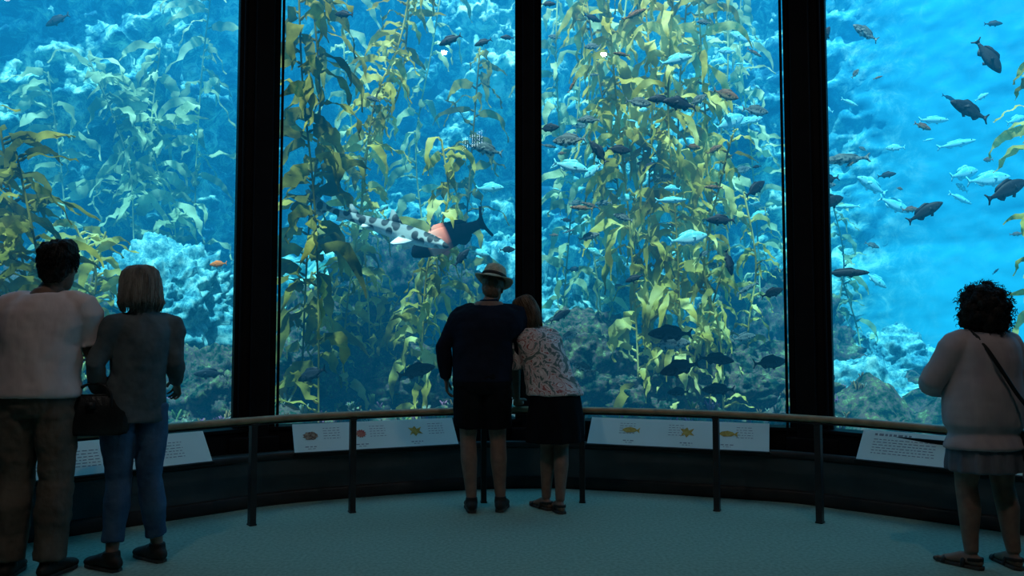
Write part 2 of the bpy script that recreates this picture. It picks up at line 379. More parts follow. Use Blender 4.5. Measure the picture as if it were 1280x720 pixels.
# ------------------------------------------------------------------ tank water / reef
C0 = Vector((.17, 3.33, 0))
arc = [(C0.x+10.7*math.sin(math.radians(a)), C0.y+10.7*math.cos(math.radians(a))) for a in range(85, -86, -5)]
wat = empty("tank_water")
for (nm, z0, z1, gl) in (("deep_layer", -.3, 2.1, .042), ("mid_layer", 2.102, 4.1, .056), ("surface_layer", 4.102, 7.3, .082)):  # upper layers glow more, imitating daylight coming in from above
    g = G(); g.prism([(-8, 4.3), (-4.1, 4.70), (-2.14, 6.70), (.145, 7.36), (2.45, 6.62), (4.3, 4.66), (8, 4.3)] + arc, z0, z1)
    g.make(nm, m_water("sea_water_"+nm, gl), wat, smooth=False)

def fbm(p, o=5): return noise.fractal(p, 1.0, 2.0, o)
verts = []; faces = []; NA, NZ = 520, 170
for i in range(NA+1):
    a = math.radians(-88+176*i/NA)
    for j in range(NZ+1):
        z = -.4+8.0*j/NZ
        w = 1.0 if a < math.radians(22) else max(.06, 1-(math.degrees(a)-22)/12)
        r = 10.2
        p = Vector((C0.x+r*math.sin(a), C0.y+r*math.cos(a), z))
        dsp = (fbm(p*.40)*.7+abs(fbm(p*1.6+Vector((5, 2, 1)), 5))*.55+abs(fbm(p*5+Vector((1, 7, 1)), 3))*.22)*w
        r -= dsp + max(0, 2.6-z)*.45*(.5+.5*w)
        verts.append(Vector((C0.x+r*math.sin(a), C0.y+r*math.cos(a), z)))
for i in range(NA):
    for j in range(NZ):
        q = i*(NZ+1)+j; faces.append((q, q+NZ+1, q+NZ+2, q+1))
obj_from("reef_backdrop", verts, faces, M_reef)  # displaced rocky reef backdrop inside the tank, not a wall of the room
def floor_z(x, y):
    r = math.hypot(x-C0.x, y-C0.y); p = Vector((x, y, 0))
    z = .12+(r-4.3)*.10+abs(fbm(p*.9, 4))*.55*min(1, max(0, (r-4.2)/1.2))+fbm(p*4, 3)*.06
    return z
verts = []; faces = []; NR = 90
for i in range(NA+1):
    a = math.radians(-88+176*i/NA)
    for j in range(NR+1):
        r = 4.35+5.9*j/NR
        x, y = C0.x+r*math.sin(a), C0.y+r*math.cos(a)
        verts.append(Vector((x, y, floor_z(x, y))))
for i in range(NA):
    for j in range(NR):
        q = i*(NR+1)+j; faces.append((q, q+1, q+NR+2, q+NR+1))
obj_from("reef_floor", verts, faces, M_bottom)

def rock(name, c, r, mat, seed):
    bm = bmesh.new(); bmesh.ops.create_icosphere(bm, subdivisions=6, radius=1)
    for v in bm.verts:
        n = v.co.copy()
        d = 1+.30*fbm(n*1.2+Vector((seed, 0, 0)), 3)+.20*fbm(n*4+Vector((0, seed, 0)), 6)+.12*abs(fbm(n*11+Vector((0, seed, 3)), 3))
        v.co = Vector((n.x*r[0]*d, n.y*r[1]*d, n.z*r[2]*d))
    me = bpy.data.meshes.new(name); bm.to_mesh(me); bm.free()
    me.polygons.foreach_set('use_smooth', [True]*len(me.polygons)); me.materials.append(mat)
    o = bpy.data.objects.new(name, me); o.location = c; COL.objects.link(o); return o
for k, (px, py, d, r) in enumerate([(215, 400, 10, (.9,.7,.9)), (250, 520, 9, (.8,.6,.7)), (420, 480, 10, (1.2,.7,1.0)), (560, 500, 9.6, (.9,.6,.65)), (500, 400, 11.5, (1.2,.7,1.3)),
                                 (710, 480, 9.8, (.9,.6,.75)), (770, 430, 11, (1.1,.7,1.0)), (900, 510, 9.4, (1.2,.6,.7)), (1075, 520, 9.8, (.9,.6,.6)), (1110, 470, 11.5, (.7,.6,.6)), (960, 450, 11.2, (1.1,.7,1.0)), (640, 420, 12, (1.0,.7,1.2)), (60, 430, 9.5, (.9, .6, .9)), (820, 510, 9.8, (1.0,.6,.6)), (350, 510, 9.2, (.8,.6,.6)), (130, 510, 8.8, (.8,.5,.6))]):
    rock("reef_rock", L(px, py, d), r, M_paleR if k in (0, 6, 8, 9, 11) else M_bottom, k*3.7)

tuft = [G(), G(), G(), G()]
for k in range(1800):
    a = math.radians(random.uniform(-50, 34)); r = random.uniform(4.6, 8.4)
    x, y = C0.x+r*math.sin(a), C0.y+r*math.cos(a); z = floor_z(x, y); p = Vector((x, y, 0))
    gg = random.choice(tuft); h = random.uniform(.03, .09)
    for q in range(5):
        aa = random.uniform(0, 6.28); o = Vector((math.cos(aa), math.sin(aa), 0))*h*.6
        gg.tube([p+Vector((0, 0, z-.03)), p+o*.6+Vector((0, 0, z+h*.5)), p+o+Vector((0, 0, z+h*random.uniform(.6, 1.2)))], [h*.10, h*.16, h*.09], segs=5)
e = empty("coral_and_algae_turf")
tuft[0].make("purple_coral", noisy("purple_coral", (.20,.05,.12), (.42,.16,.25), rough=.9, bump=0), e)
tuft[1].make("green_algae", noisy("green_algae", (.06,.12,.03), (.20,.24,.07), rough=.9, bump=0), e)
tuft[2].make("pale_coral", noisy("pale_coral", (.12,.16,.12), (.34,.34,.24), rough=.9, bump=0), e)
tuft[3].make("rust_algae", noisy("rust_algae", (.12,.06,.02), (.30,.16,.06), rough=.9, bump=0), e)

# ------------------------------------------------------------------ kelp
def blade(V, Fc, p, az, pitch, ln, wd, droop, ph):
    n = 10; d = Vector((math.cos(az)*math.cos(pitch), math.sin(az)*math.cos(pitch), math.sin(pitch)))
    base = len(V); pos = p.copy(); side0 = Vector((-math.sin(az), math.cos(az), 0)); tw = random.uniform(-2.2, 2.2)
    for i in range(n+1):
        t = i/n
        w = wd*(math.sin(pi*min(1, (t+.06))**.6)**.75 if t < .97 else .10)
        w = max(w, .004)
        sd = (Matrix.Rotation(tw*t+ph*.5, 3, d) @ side0)
        sd = (sd-d*sd.dot(d)).normalized()
        nm = d.cross(sd).normalized()
        for k in range(4):
            u = -1+2*k/3
            ruf = math.sin(t*17+ph+(1 if u > 0 else 2.4))*wd*.42*abs(u)
            V.append(pos+sd*w*u*(1+.14*math.sin(t*23+ph*3))+nm*ruf)
        pos = pos+d*(ln/n)
        d = (d+Vector((0, 0, -droop/n*1.6))+Vector((math.sin(ph+t*5), math.cos(ph*1.3+t*4), math.sin(ph*2+t*6)))*.13).normalized()
    for i in range(n):
        for k in range(3):
            q = base+i*4+k; Fc.append((q, q+1, q+5, q+4))

def kelp(paths, mat, dens=9, bl=(.35, .65), bw=(.03, .055), droop=1.6, azb=None, pitch=(-.4, .8)):
    e = empty("giant_kelp")
    st = G(); V = []; Fc = []
    for path in paths:
        pts = catmull(path, 8)
        st.tube(pts, [.011]*len(pts), segs=6)
        tot = sum((pts[i+1]-pts[i]).length for i in range(len(pts)-1)); n = int(tot*dens)
        for k in range(n):
            t = (k+random.random()*.8)/n*(len(pts)-1); i = min(int(t), len(pts)-2); p = pts[i].lerp(pts[i+1], t-i)
            if p.z > 6.2: continue
            az = random.uniform(0, 2*pi) if azb is None else random.gauss(azb, .9)
            pt = random.uniform(*pitch)
            o = Vector((math.cos(az), math.sin(az), .6))*.05
            st.tube([p, p+o*.6, p+o*1.3], [.005, .017, .009], segs=6)
            blade(V, Fc, p+o*1.3, az, pt, random.uniform(*bl), random.uniform(*bw), droop*random.uniform(.4, 1.5), random.uniform(0, 6.28))
    st.make("stipe_and_floats", mat, e)
    obj_from("blades", V, Fc, mat, e)
def K(*pp): return [L(*p) for p in pp]
# far left, near the glass
kelp([K((80,540,6.8),(65,430,6.8),(45,310,6.8),(20,190,6.8)), K((50,540,7.1),(40,400,7.1),(20,280,7.0),(0,160,7.0)), K((20,540,6.9),(10,420,6.9),(-15,300,6.9),(-40,150,6.9)), K((-50,520,6.7),(-60,300,6.7),(-70,150,6.7))], M_kelpd, 17, (.35,.62), (.035,.06), 1.2)
kelp([K((120,540,8.0),(110,430,8.0),(120,340,8.0),(95,285,8.0)), K((140,540,8.5),(138,440,8.5),(112,380,8.5),(132,290,8.5)), K((70,540,8.2),(90,420,8.2),(70,330,8.2))], M_kelp, 14, (.3,.5), (.035,.055), 1.2)
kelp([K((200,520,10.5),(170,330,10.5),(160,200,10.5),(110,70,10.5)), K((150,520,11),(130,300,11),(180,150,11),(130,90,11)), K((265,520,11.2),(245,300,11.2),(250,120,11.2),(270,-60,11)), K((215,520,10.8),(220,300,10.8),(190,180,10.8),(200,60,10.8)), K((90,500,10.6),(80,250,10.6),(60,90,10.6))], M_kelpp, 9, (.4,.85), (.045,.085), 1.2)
# second pane
kelp([K((398,530,8.3),(398,380,8.3),(392,240,8.2),(378,100,8.2),(372,-60,8.2)), K((375,530,8.6),(385,300,8.6),(400,130,8.5),(385,-60,8.5))], M_kelpd, 10, (.5,.9), (.05,.09), 1.8)
kelp([K((425,530,9.2),(432,400,9.2),(450,270,9.2),(468,130,9.2),(500,50,9.2),(520,-60,9.2)), K((470,530,9.6),(460,380,9.5),(455,200,9.5),(500,110,9.5),(515,-60,9.5))], M_kelp, 13, (.3,.6), (.035,.06), 1.6)
kelp([K((520,530,9.0),(528,420,9.0),(535,330,9),(560,250,9.0),(552,175,9.0)), K((500,530,9.4),(510,430,9.4),(545,350,9.4),(540,290,9.3))], M_kelp, 13, (.35,.65), (.04,.065), 2.2)
kelp([K((430,540,9.7),(400,430,9.7),(430,330,9.7),(390,290,9.7)), K((460,530,10.0),(480,430,10),(440,360,10)), K((560,530,10.1),(550,440,10.1),(520,380,10.1)), K((590,530,10.6),(575,400,10.6),(585,250,10.6),(600,60,10.6)), K((380,530,10),(370,430,10),(390,340,10)), K((500,540,9.9),(470,440,9.9),(500,370,9.9))], M_kelpd, 14, (.35,.7), (.04,.07), 1.4)
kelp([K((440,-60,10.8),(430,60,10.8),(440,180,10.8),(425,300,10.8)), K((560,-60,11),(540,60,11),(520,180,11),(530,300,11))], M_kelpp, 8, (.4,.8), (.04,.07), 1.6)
# third pane: the big plant
kelp([K((800,530,9.2),(795,400,9.2),(785,260,9.2),(770,120,9.2),(755,-60,9.2)), K((825,530,9.5),(830,400,9.5),(812,250,9.4),(815,110,9.4),(800,-60,9.4)), K((780,300,9.8),(765,180,9.8),(745,80,9.8),(725,-60,9.8))], M_kelp, 14, (.45,.8), (.04,.07), 2.6)
kelp([K((850,530,9.0),(850,400,9.0),(845,280,9.0),(835,130,9.0),(845,-60,9.0)), K((885,530,9.3),(878,400,9.3),(890,250,9.3),(880,120,9.3),(870,-60,9.3)), K((830,400,9.7),(845,250,9.7),(850,100,9.7),(865,-60,9.7))], M_kelp, 14, (.45,.8), (.04,.07), 2.6)
kelp([K((905,530,8.8),(900,420,8.8),(880,330,8.8),(900,230,8.8),(915,170,8.8)), K((870,530,8.9),(868,450,8.9),(885,400,8.9),(905,330,8.9)), K((940,530,9.2),(935,420,9.2),(945,330,9.2),(930,240,9.2))], M_kelp, 12, (.22,.42), (.022,.038), 1.6)
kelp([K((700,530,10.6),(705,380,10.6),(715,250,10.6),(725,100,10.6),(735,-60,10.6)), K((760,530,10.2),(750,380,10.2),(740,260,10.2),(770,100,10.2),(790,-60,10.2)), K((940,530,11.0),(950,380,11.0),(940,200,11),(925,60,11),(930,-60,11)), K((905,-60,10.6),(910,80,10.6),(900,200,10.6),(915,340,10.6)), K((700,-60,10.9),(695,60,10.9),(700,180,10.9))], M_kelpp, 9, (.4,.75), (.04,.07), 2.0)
kelp([K((1320,530,7.2),(1315,350,7.2),(1300,200,7.2),(1290,90,7.2)), K((1340,530,7.4),(1330,250,7.4),(1310,60,7.4))], M_kelp, 14, (.3,.5), (.035,.05), 1.4)
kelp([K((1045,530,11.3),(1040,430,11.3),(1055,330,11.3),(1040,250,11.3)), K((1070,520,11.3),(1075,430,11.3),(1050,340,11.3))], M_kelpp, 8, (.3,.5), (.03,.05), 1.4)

# ------------------------------------------------------------------ fish
def hw_at(rp, x):
    for i in range(len(rp)-1):
        if rp[i][0] >= x >= rp[i+1][0]:
            t = (rp[i][0]-x)/(rp[i][0]-rp[i+1][0]); return (rp[i][2]*(1-t)+rp[i+1][2]*t)*.9
    return 0
def fish_geo(prof, tail=.13, dors=.07, segs=14):
    """unit fish, snout at +X .5, tail tip at -X .5 ; prof = list (x, halfheight, halfwidth, zc)"""
    g = G(); rp = list(prof); n = len(rp)
    for (x, h, w, zc) in rp:
        for k in range(segs):
            a = 2*pi*k/segs; g.v.append(Vector((x, w*math.cos(a), zc+h*math.sin(a))))
    for i in range(n-1):
        for k in range(segs):
            a = i*segs+k; b = i*segs+(k+1) % segs; g.f.append((a, b, b+segs, a+segs))
    g.f.append(tuple(range(segs))[::-1]); g.f.append(tuple((n-1)*segs+k for k in range(segs)))
    def fin(outline, th=.006, M=None, o=Vector((0, 0, 0))):
        b = len(g.v); m = len(outline)
        for s_ in (-1, 1):
            for (x, z) in outline:
                p = Vector((x, s_*th, z)); p = (M @ p if M else p)+o; g.v.append(p)
        g.f.append(tuple(b+i for i in range(m))); g.f.append(tuple(b+m+i for i in range(m))[::-1])
        for i in range(m):
            j = (i+1) % m; g.f.append((b+i, b+j, b+m+j, b+m+i))
    xe = rp[-1][0]; he = rp[-1][1]
    fin([(xe+.03, he*.7), (xe-.04, he+.02), (-.47, tail), (-.5, tail*.95), (-.462, tail*.4), (-.452, 0), (-.462, -tail*.4), (-.5, -tail*.95), (-.47, -tail), (xe-.04, -he-.02), (xe+.03, -he*.7)])
    def hz(x):
        for i in range(n-1):
            if rp[i][0] >= x >= rp[i+1][0]:
                t = (rp[i][0]-x)/(rp[i][0]-rp[i+1][0]); return (rp[i][1]*(1-t)+rp[i+1][1]*t, rp[i][3]*(1-t)+rp[i+1][3]*t)
        return (0, 0)
    xs = [.22, .14, .06, -.02, -.10, -.18, -.24]; hh = [.2, .9, .85, .65, .9, .8, .1]
    top = [(x-.02, hz(x)[0]+hz(x)[1]+dors*h) for x, h in zip(xs, hh)]; bot = [(x, (hz(x)[0]+hz(x)[1])*.85) for x in xs[::-1]]
    fin(top+bot)
    xs = [-.06, -.12, -.18, -.24]; hh = [.1, 1, .8, .1]
    fin([(x-.02, -hz(x)[0]+hz(x)[1]-dors*h) for x, h in zip(xs, hh)]+[(x, -hz(x)[0]*.8) for x in xs[::-1]])
    fin([(.18, -hz(.18)[0]*.85), (.12, -hz(.12)[0]-dors*.9), (.06, -hz(.08)[0]-dors*.4), (.10, -hz(.1)[0]*.85)])
    for s_ in (-1, 1):
        M = Matrix.Rotation(s_*-.7, 3, 'Z') @ Matrix.Rotation(.3, 3, 'Y')
        fin([(0, .02), (-.09, .045), (-.13, 0), (-.10, -.05), (0, -.02)], .004, M=M, o=Vector((.2, s_*hw_at(rp, .2), -.02)))
    return g
PF = {
 'rock': [(.5,.012,.010,-.01),(.47,.04,.025,-.008),(.41,.075,.045,0),(.33,.11,.062,.004),(.22,.14,.07,.006),(.1,.15,.068,.006),(-.03,.135,.058,.004),(-.15,.10,.042,.002),(-.26,.058,.024,0),(-.34,.038,.014,0),(-.38,.036,.009,0)],
 'perch': [(.5,.012,.008,.0),(.46,.05,.022,.0),(.38,.10,.038,.0),(.27,.15,.05,0),(.13,.175,.052,0),(-.02,.16,.046,0),(-.15,.115,.034,0),(-.26,.06,.02,0),(-.33,.034,.012,0),(-.38,.032,.008,0)],
 'slim': [(.5,.010,.010,0),(.46,.032,.024,0),(.38,.055,.038,0),(.27,.078,.046,0),(.12,.088,.048,0),(-.03,.08,.042,0),(-.17,.058,.03,0),(-.28,.036,.018,0),(-.38,.026,.008,0)],
}
FM = {}
def fish_mesh(kind, mat):
    key = (kind, mat.name)
    if key in FM: return FM[key]
    g = fish_geo(PF[kind], tail={'rock': .12, 'perch': .14, 'slim': .09}[kind], dors={'rock': .065, 'perch': .05, 'slim': .035}[kind])
    nf = len(g.f); w = hw_at(PF[kind], .39)
    for s_ in (-1, 1): g.ball((.39, s_*w, .03), (.016, .008, .016), seg=8, rg=6)
    o = obj_from(kind+"_fish", g.v, g.f, mat); me = o.data; me.materials.append(M_eye)
    for i, p in enumerate(me.polygons):
        if i >= nf: p.material_index = 1
    bpy.data.objects.remove(o); FM[key] = me; return me
schools = {}
def put_fish(school, kind, mat, px, py, lpx, head, tilt=0, d=8.5, yaw=None):
    if school not in schools: schools[school] = empty(school)
    o = bpy.data.objects.new("fish", fish_mesh(kind, mat)); COL.objects.link(o); o.parent = schools[school]
    yw = random.uniform(-.45, .45) if yaw is None else yaw
    s = lpx/F*d/max(.5, math.cos(yw)); p = L(px, py, d)
    R = Matrix.Rotation((pi if head == 'L' else 0)+yw, 4, 'Z') @ Matrix.Rotation(-math.radians(tilt), 4, 'Y')
    o.matrix_world = Matrix.Translation(p) @ R @ Matrix.Scale(s, 4)
D, GR, CY, BR = M_fdark, M_fgrey, M_fcyan, M_fbrown
fl = [ # px,py,len,head,tilt(up +),mat,kind,depth
(72,25,34,'L',-25,D,'rock',8.5),(262,467,34,'L',0,D,'rock',8),(232,520,26,'R',0,CY,'rock',8.5),
(430,18,26,'L',10,D,'rock',8.0),(563,50,32,'L',-25,D,'rock',8.6),(604,53,24,'L',-20,D,'rock',8.8),(634,47,18,'L',0,D,'rock',9),(609,187,40,'L',10,GR,'rock',8.6),
(612,235,36,'R',0,CY,'rock',10.0),(520,464,50,'R',15,D,'rock',8.2),(577,322,28,'R',50,D,'rock',8.6),(390,468,42,'L',-20,D,'rock',8.0),(634,312,20,'R',0,D,'perch',9),(467,124,18,'L',10,GR,'rock',8.4),
(793,18,36,'R',28,BR,'slim',8.2),(777,68,24,'L',0,BR,'slim',8.3),(685,5,20,'R',0,D,'rock',8.6),(928,47,34,'L',20,CY,'perch',9.5),(845,75,40,'R',10,CY,'rock',8.4),(741,58,22,'L',0,GR,'perch',9.0),(880,28,20,'L',0,GR,'rock',8.4),
(798,128,34,'R',-8,GR,'perch',8.3),(825,124,32,'L',0,D,'rock',8.3),(850,130,46,'L',5,D,'rock',8.1),(872,125,26,'R',30,GR,'perch',8.3),(907,118,32,'R',-25,BR,'perch',8.4),(944,138,36,'R',-5,GR,'perch',8.6),(912,153,46,'R',25,CY,'perch',8.5),
(736,150,30,'L',0,GR,'rock',8.6),(686,160,26,'R',0,D,'perch',8.6),(712,175,42,'L',0,GR,'perch',8.4),(748,190,36,'L',55,D,'rock',8.4),(773,187,32,'R',-5,D,'perch',8.3),(713,208,46,'R',-15,CY,'rock',8.4),(741,213,28,'L',-40,CY,'perch',8.6),
(866,184,22,'R',0,BR,'rock',8.3),(893,187,22,'R',30,BR,'rock',8.4),(838,250,38,'R',0,CY,'slim',8.3),(892,234,26,'L',0,BR,'slim',8.3),(944,236,34,'R',35,D,'perch',8.2),(727,260,30,'L',5,BR,'slim',8.4),(779,272,26,'L',20,GR,'rock',8.5),
(901,275,38,'L',0,D,'rock',8.0),(736,296,28,'R',15,GR,'rock',8.6),(860,298,48,'R',10,CY,'perch',8.2),(911,328,32,'R',-75,D,'rock',8.1),(965,366,30,'R',20,D,'perch',8.0),(793,348,24,'L',-20,D,'rock',8.5),
(838,417,56,'L',0,D,'rock',8.2),(838,430,52,'R',5,GR,'rock',8.5),(850,460,54,'L',-12,D,'rock',7.9),(895,449,42,'R',-5,D,'rock',8.1),(930,422,32,'R',10,GR,'rock',8.5),(962,453,44,'R',5,D,'perch',7.9),(898,487,42,'L',0,D,'rock',8.0),(848,490,30,'L',0,D,'rock',8.2),(730,460,30,'L',20,GR,'rock',8.4),(700,395,30,'R',30,D,'rock',8.8),(710,420,26,'R',20,GR,'rock',8.8),
(935,360,30,'L',-30,GR,'slim',8.6),(715,108,20,'R',60,BR,'slim',8.5),
(1030,47,34,'R',60,D,'rock',8),(1082,41,38,'L',30,GR,'perch',8.4),(1235,70,50,'R',-60,D,'rock',7.4),(1212,138,58,'L',20,D,'rock',7.4),(1167,150,46,'R',5,CY,'slim',9.2),(1034,224,34,'L',-10,D,'rock',8),(1037,253,44,'R',20,D,'rock',7.9),(1057,199,66,'L',-5,GR,'slim',8.6),
(1090,232,46,'L',25,CY,'rock',9.8),(1118,256,44,'R',-25,CY,'rock',9.8),(1156,265,46,'R',30,D,'rock',7.5),(1258,238,62,'R',25,D,'rock',7.0),(1235,224,48,'R',5,CY,'perch',9),(1205,217,46,'R',15,CY,'rock',9.4),(1057,341,54,'R',0,D,'slim',7.9),(1200,248,36,'R',-20,CY,'slim',9.8),
(1069,92,16,'R',50,GR,'perch',8.6),(1062,128,26,'R',-15,CY,'slim',9.4),(1195,180,46,'R',10,CY,'slim',10),(1060,258,30,'L',0,CY,'slim',9.6),(1270,150,30,'R',20,CY,'rock',9.5),(1095,350,30,'R',-40,CY,'rock',10)]
for (px, py, ln, hd, tl, mt, kd, d) in fl:
    put_fish({M_fdark: "rockfish_school", M_fgrey: "kelp_bass_school", M_fcyan: "surfperch_school", M_fbrown: "senorita_fish_school"}[mt], kd, mt, px, py, ln, hd, tl, d)
rf = random.Random(11)
for k in range(110):
    u_ = rf.random()
    if u_ < .62: px = rf.uniform(685, 968); py = rf.gauss(220, 120)
    elif u_ < .88: px = rf.uniform(1030, 1275); py = rf.gauss(190, 75)
    else: px = rf.uniform(360, 635); py = rf.uniform(60, 480)
    if not 15 < py < 500: continue
    mt, sc = rf.choice([(CY, "surfperch_school"), (CY, "surfperch_school"), (CY, "surfperch_school"), (GR, "kelp_bass_school"), (D, "rockfish_school"), (BR, "senorita_fish_school")])
    put_fish(sc, rf.choice(['rock', 'perch', 'slim']), mt, px, py, rf.uniform(10, 26), rf.choice('LRR'), rf.uniform(-30, 35), rf.uniform(8.6, 10.6))
def solo(name, kind, mat, px, py, ln, hd, tl, d, yw=0):
    o = bpy.data.objects.new(name, fish_mesh(kind, mat)); COL.objects.link(o)
    R = Matrix.Rotation((pi if hd == 'L' else 0)+yw, 4, 'Z') @ Matrix.Rotation(-math.radians(tl), 4, 'Y')
    o.matrix_world = Matrix.Translation(L(px, py, d)) @ R @ Matrix.Scale(ln/F*d, 4); return o
solo("garibaldi_fish", 'perch', M_forange, 273, 330, 22, 'L', -5, 8.6)
PF['sheep'] = [(.5,.02,.016,-.03),(.475,.055,.035,-.02),(.42,.10,.055,.0),(.35,.135,.068,.012),(.24,.15,.075,.006),(.1,.15,.072,.002),(-.03,.135,.06,0),(-.15,.105,.044,0),(-.25,.078,.028,0),(-.33,.062,.016,0),(-.38,.06,.01,0)]
_g = fish_geo(PF['sheep'], tail=.20, dors=.055)
for s_ in (-1, 1): _g.ball((.40, s_*.05, .045), (.014, .008, .014), seg=8, rg=6)
o = obj_from("sheephead_fish", _g.v, _g.f, M_sheep)
o.matrix_world = Matrix.Translation(L(562, 296, 8.75)) @ Matrix.Rotation(pi+.15, 4, 'Z') @ Matrix.Rotation(-math.radians(-24), 4, 'Y') @ Matrix.Scale(.106*8.7, 4)

def shark():
    g = G(); seg = 18
    pr = [(.5,.008,.016,-.004),(.48,.02,.034,-.003),(.44,.034,.05,0),(.38,.048,.058,0),(.30,.058,.062,0),(.20,.064,.062,.0),(.08,.060,.056,0),(-.05,.046,.042,0),(-.16,.034,.030,.002),(-.26,.024,.020,.005),(-.34,.018,.012,.012),(-.42,.013,.007,.028),(-.50,.006,.003,.05)]
    for (x, h, w, zc) in pr:
        bend = .06*math.sin((x+.1)*5.5)
        for k in range(seg):
            a = 2*pi*k/seg; g.v.append(Vector((x, bend+w*math.cos(a), zc+h*math.sin(a)*(.85 if math.sin(a) < 0 else 1))))
    n = len(pr)
    for i in range(n-1):
        for k in range(seg):
            a = i*seg+k; b = i*seg+(k+1) % seg; g.f.append((a, b, b+seg, a+seg))
    g.f.append(tuple(range(seg))[::-1]); g.f.append(tuple((n-1)*seg+k for k in range(seg)))
    def fin(ol, th=.005, M=None, o=(0, 0, 0)):
        b = len(g.v); m = len(ol); o = Vector(o)
        for s_ in (-1, 1):
            for (x, z) in ol:
                p = Vector((x, s_*th, z)); p = (M @ p if M else p)+o
                g.v.append(p+Vector((0, .06*math.sin((p.x+.1)*5.5), 0)))
        g.f.append(tuple(b+i for i in range(m))); g.f.append(tuple(b+m+i for i in range(m))[::-1])
        for i in range(m):
            j = (i+1) % m; g.f.append((b+i, b+j, b+m+j, b+m+i))
    fin([(.16, .045), (.10, .10), (.06, .135), (.045, .13), (.05, .08), (.03, .045)])
    fin([(-.12, .025), (-.17, .065), (-.20, .09), (-.212, .082), (-.205, .05), (-.215, .02)])
    fin([(-.20, -.015), (-.24, -.045), (-.265, -.05), (-.262, -.03), (-.27, -.01)])
    fin([(-.32, .022), (-.42, .065), (-.51, .10), (-.53, .085), (-.50, .045), (-.46, .022), (-.42, -.004), (-.40, -.055), (-.375, -.05), (-.34, -.008)])
    for s_ in (-1, 1):
        M = Matrix.Rotation(s_*1.05, 3, 'X')
        fin([(.27, 0), (.22, -.10), (.17, -.155), (.145, -.15), (.15, -.09), (.16, 0)], .005, M, (0, s_*.02, -.015))
        fin([(-.02, 0), (-.06, -.05), (-.085, -.065), (-.09, -.03), (-.085, 0)], .004, M, (0, s_*.015, -.01))
        g.ball((.43, s_*.045+.06*math.sin(.53*5.5), .015), (.009, .005, .007), seg=8, rg=6)
    o = obj_from("leopard_shark", g.v, g.f, M_shark)
    o.matrix_world = Matrix.Translation(L(472, 282, 8.4)) @ Matrix.Rotation(-.12, 4, 'Z') @ Matrix.Rotation(math.radians(17), 4, 'Y') @ Matrix.Scale(1.60, 4)
shark()

# ------------------------------------------------------------------ railing
RAIL = [(-3.75, 3.0), (-3.4, 3.5), (-3.03, 4.05), (-2.52, 4.71), (-1.76, 5.49), (-1.16, 5.88), (-.22, 6.22), (.54, 6.22), (1.50, 5.93), (2.11, 5.56), (2.62, 5.05), (3.05, 4.40), (3.4, 3.7), (3.8, 3.0)]
e = empty("handrail")
rp = catmull([(x, y, .705) for x, y in RAIL], 8)
g = G(); g.tube(rp, [(.024, .034)]*len(rp), side=(0, 0, 1), segs=14); g.make("rail", M_rail, e)
g = G(); g.tube([p-Vector((0, 0, .03)) for p in rp], [(.006, .018)]*len(rp), side=(0, 0, 1), segs=8); g.make("under_rail_plate", M_post, e)
g = G()
for i, (x, y) in enumerate([(-3.03, 4.05), (-1.76, 5.49), (-1.16, 5.88), (-.218, 6.22), (.54, 6.22), (1.50, 5.93), (2.11, 5.56), (3.18, 4.15)]):
    ang = math.atan2(y-3.2, x-.17); M = Matrix.Rotation(ang, 3, 'Z')
    g.box((x, y, .34), (.055, .042, .68), M); g.box((x, y, .675), (.07, .05, .02), M)
    g.box((x, y, .006), (.062, .05, .012), M)
g.make("posts", M_post, e, smooth=False, bevel=.004)

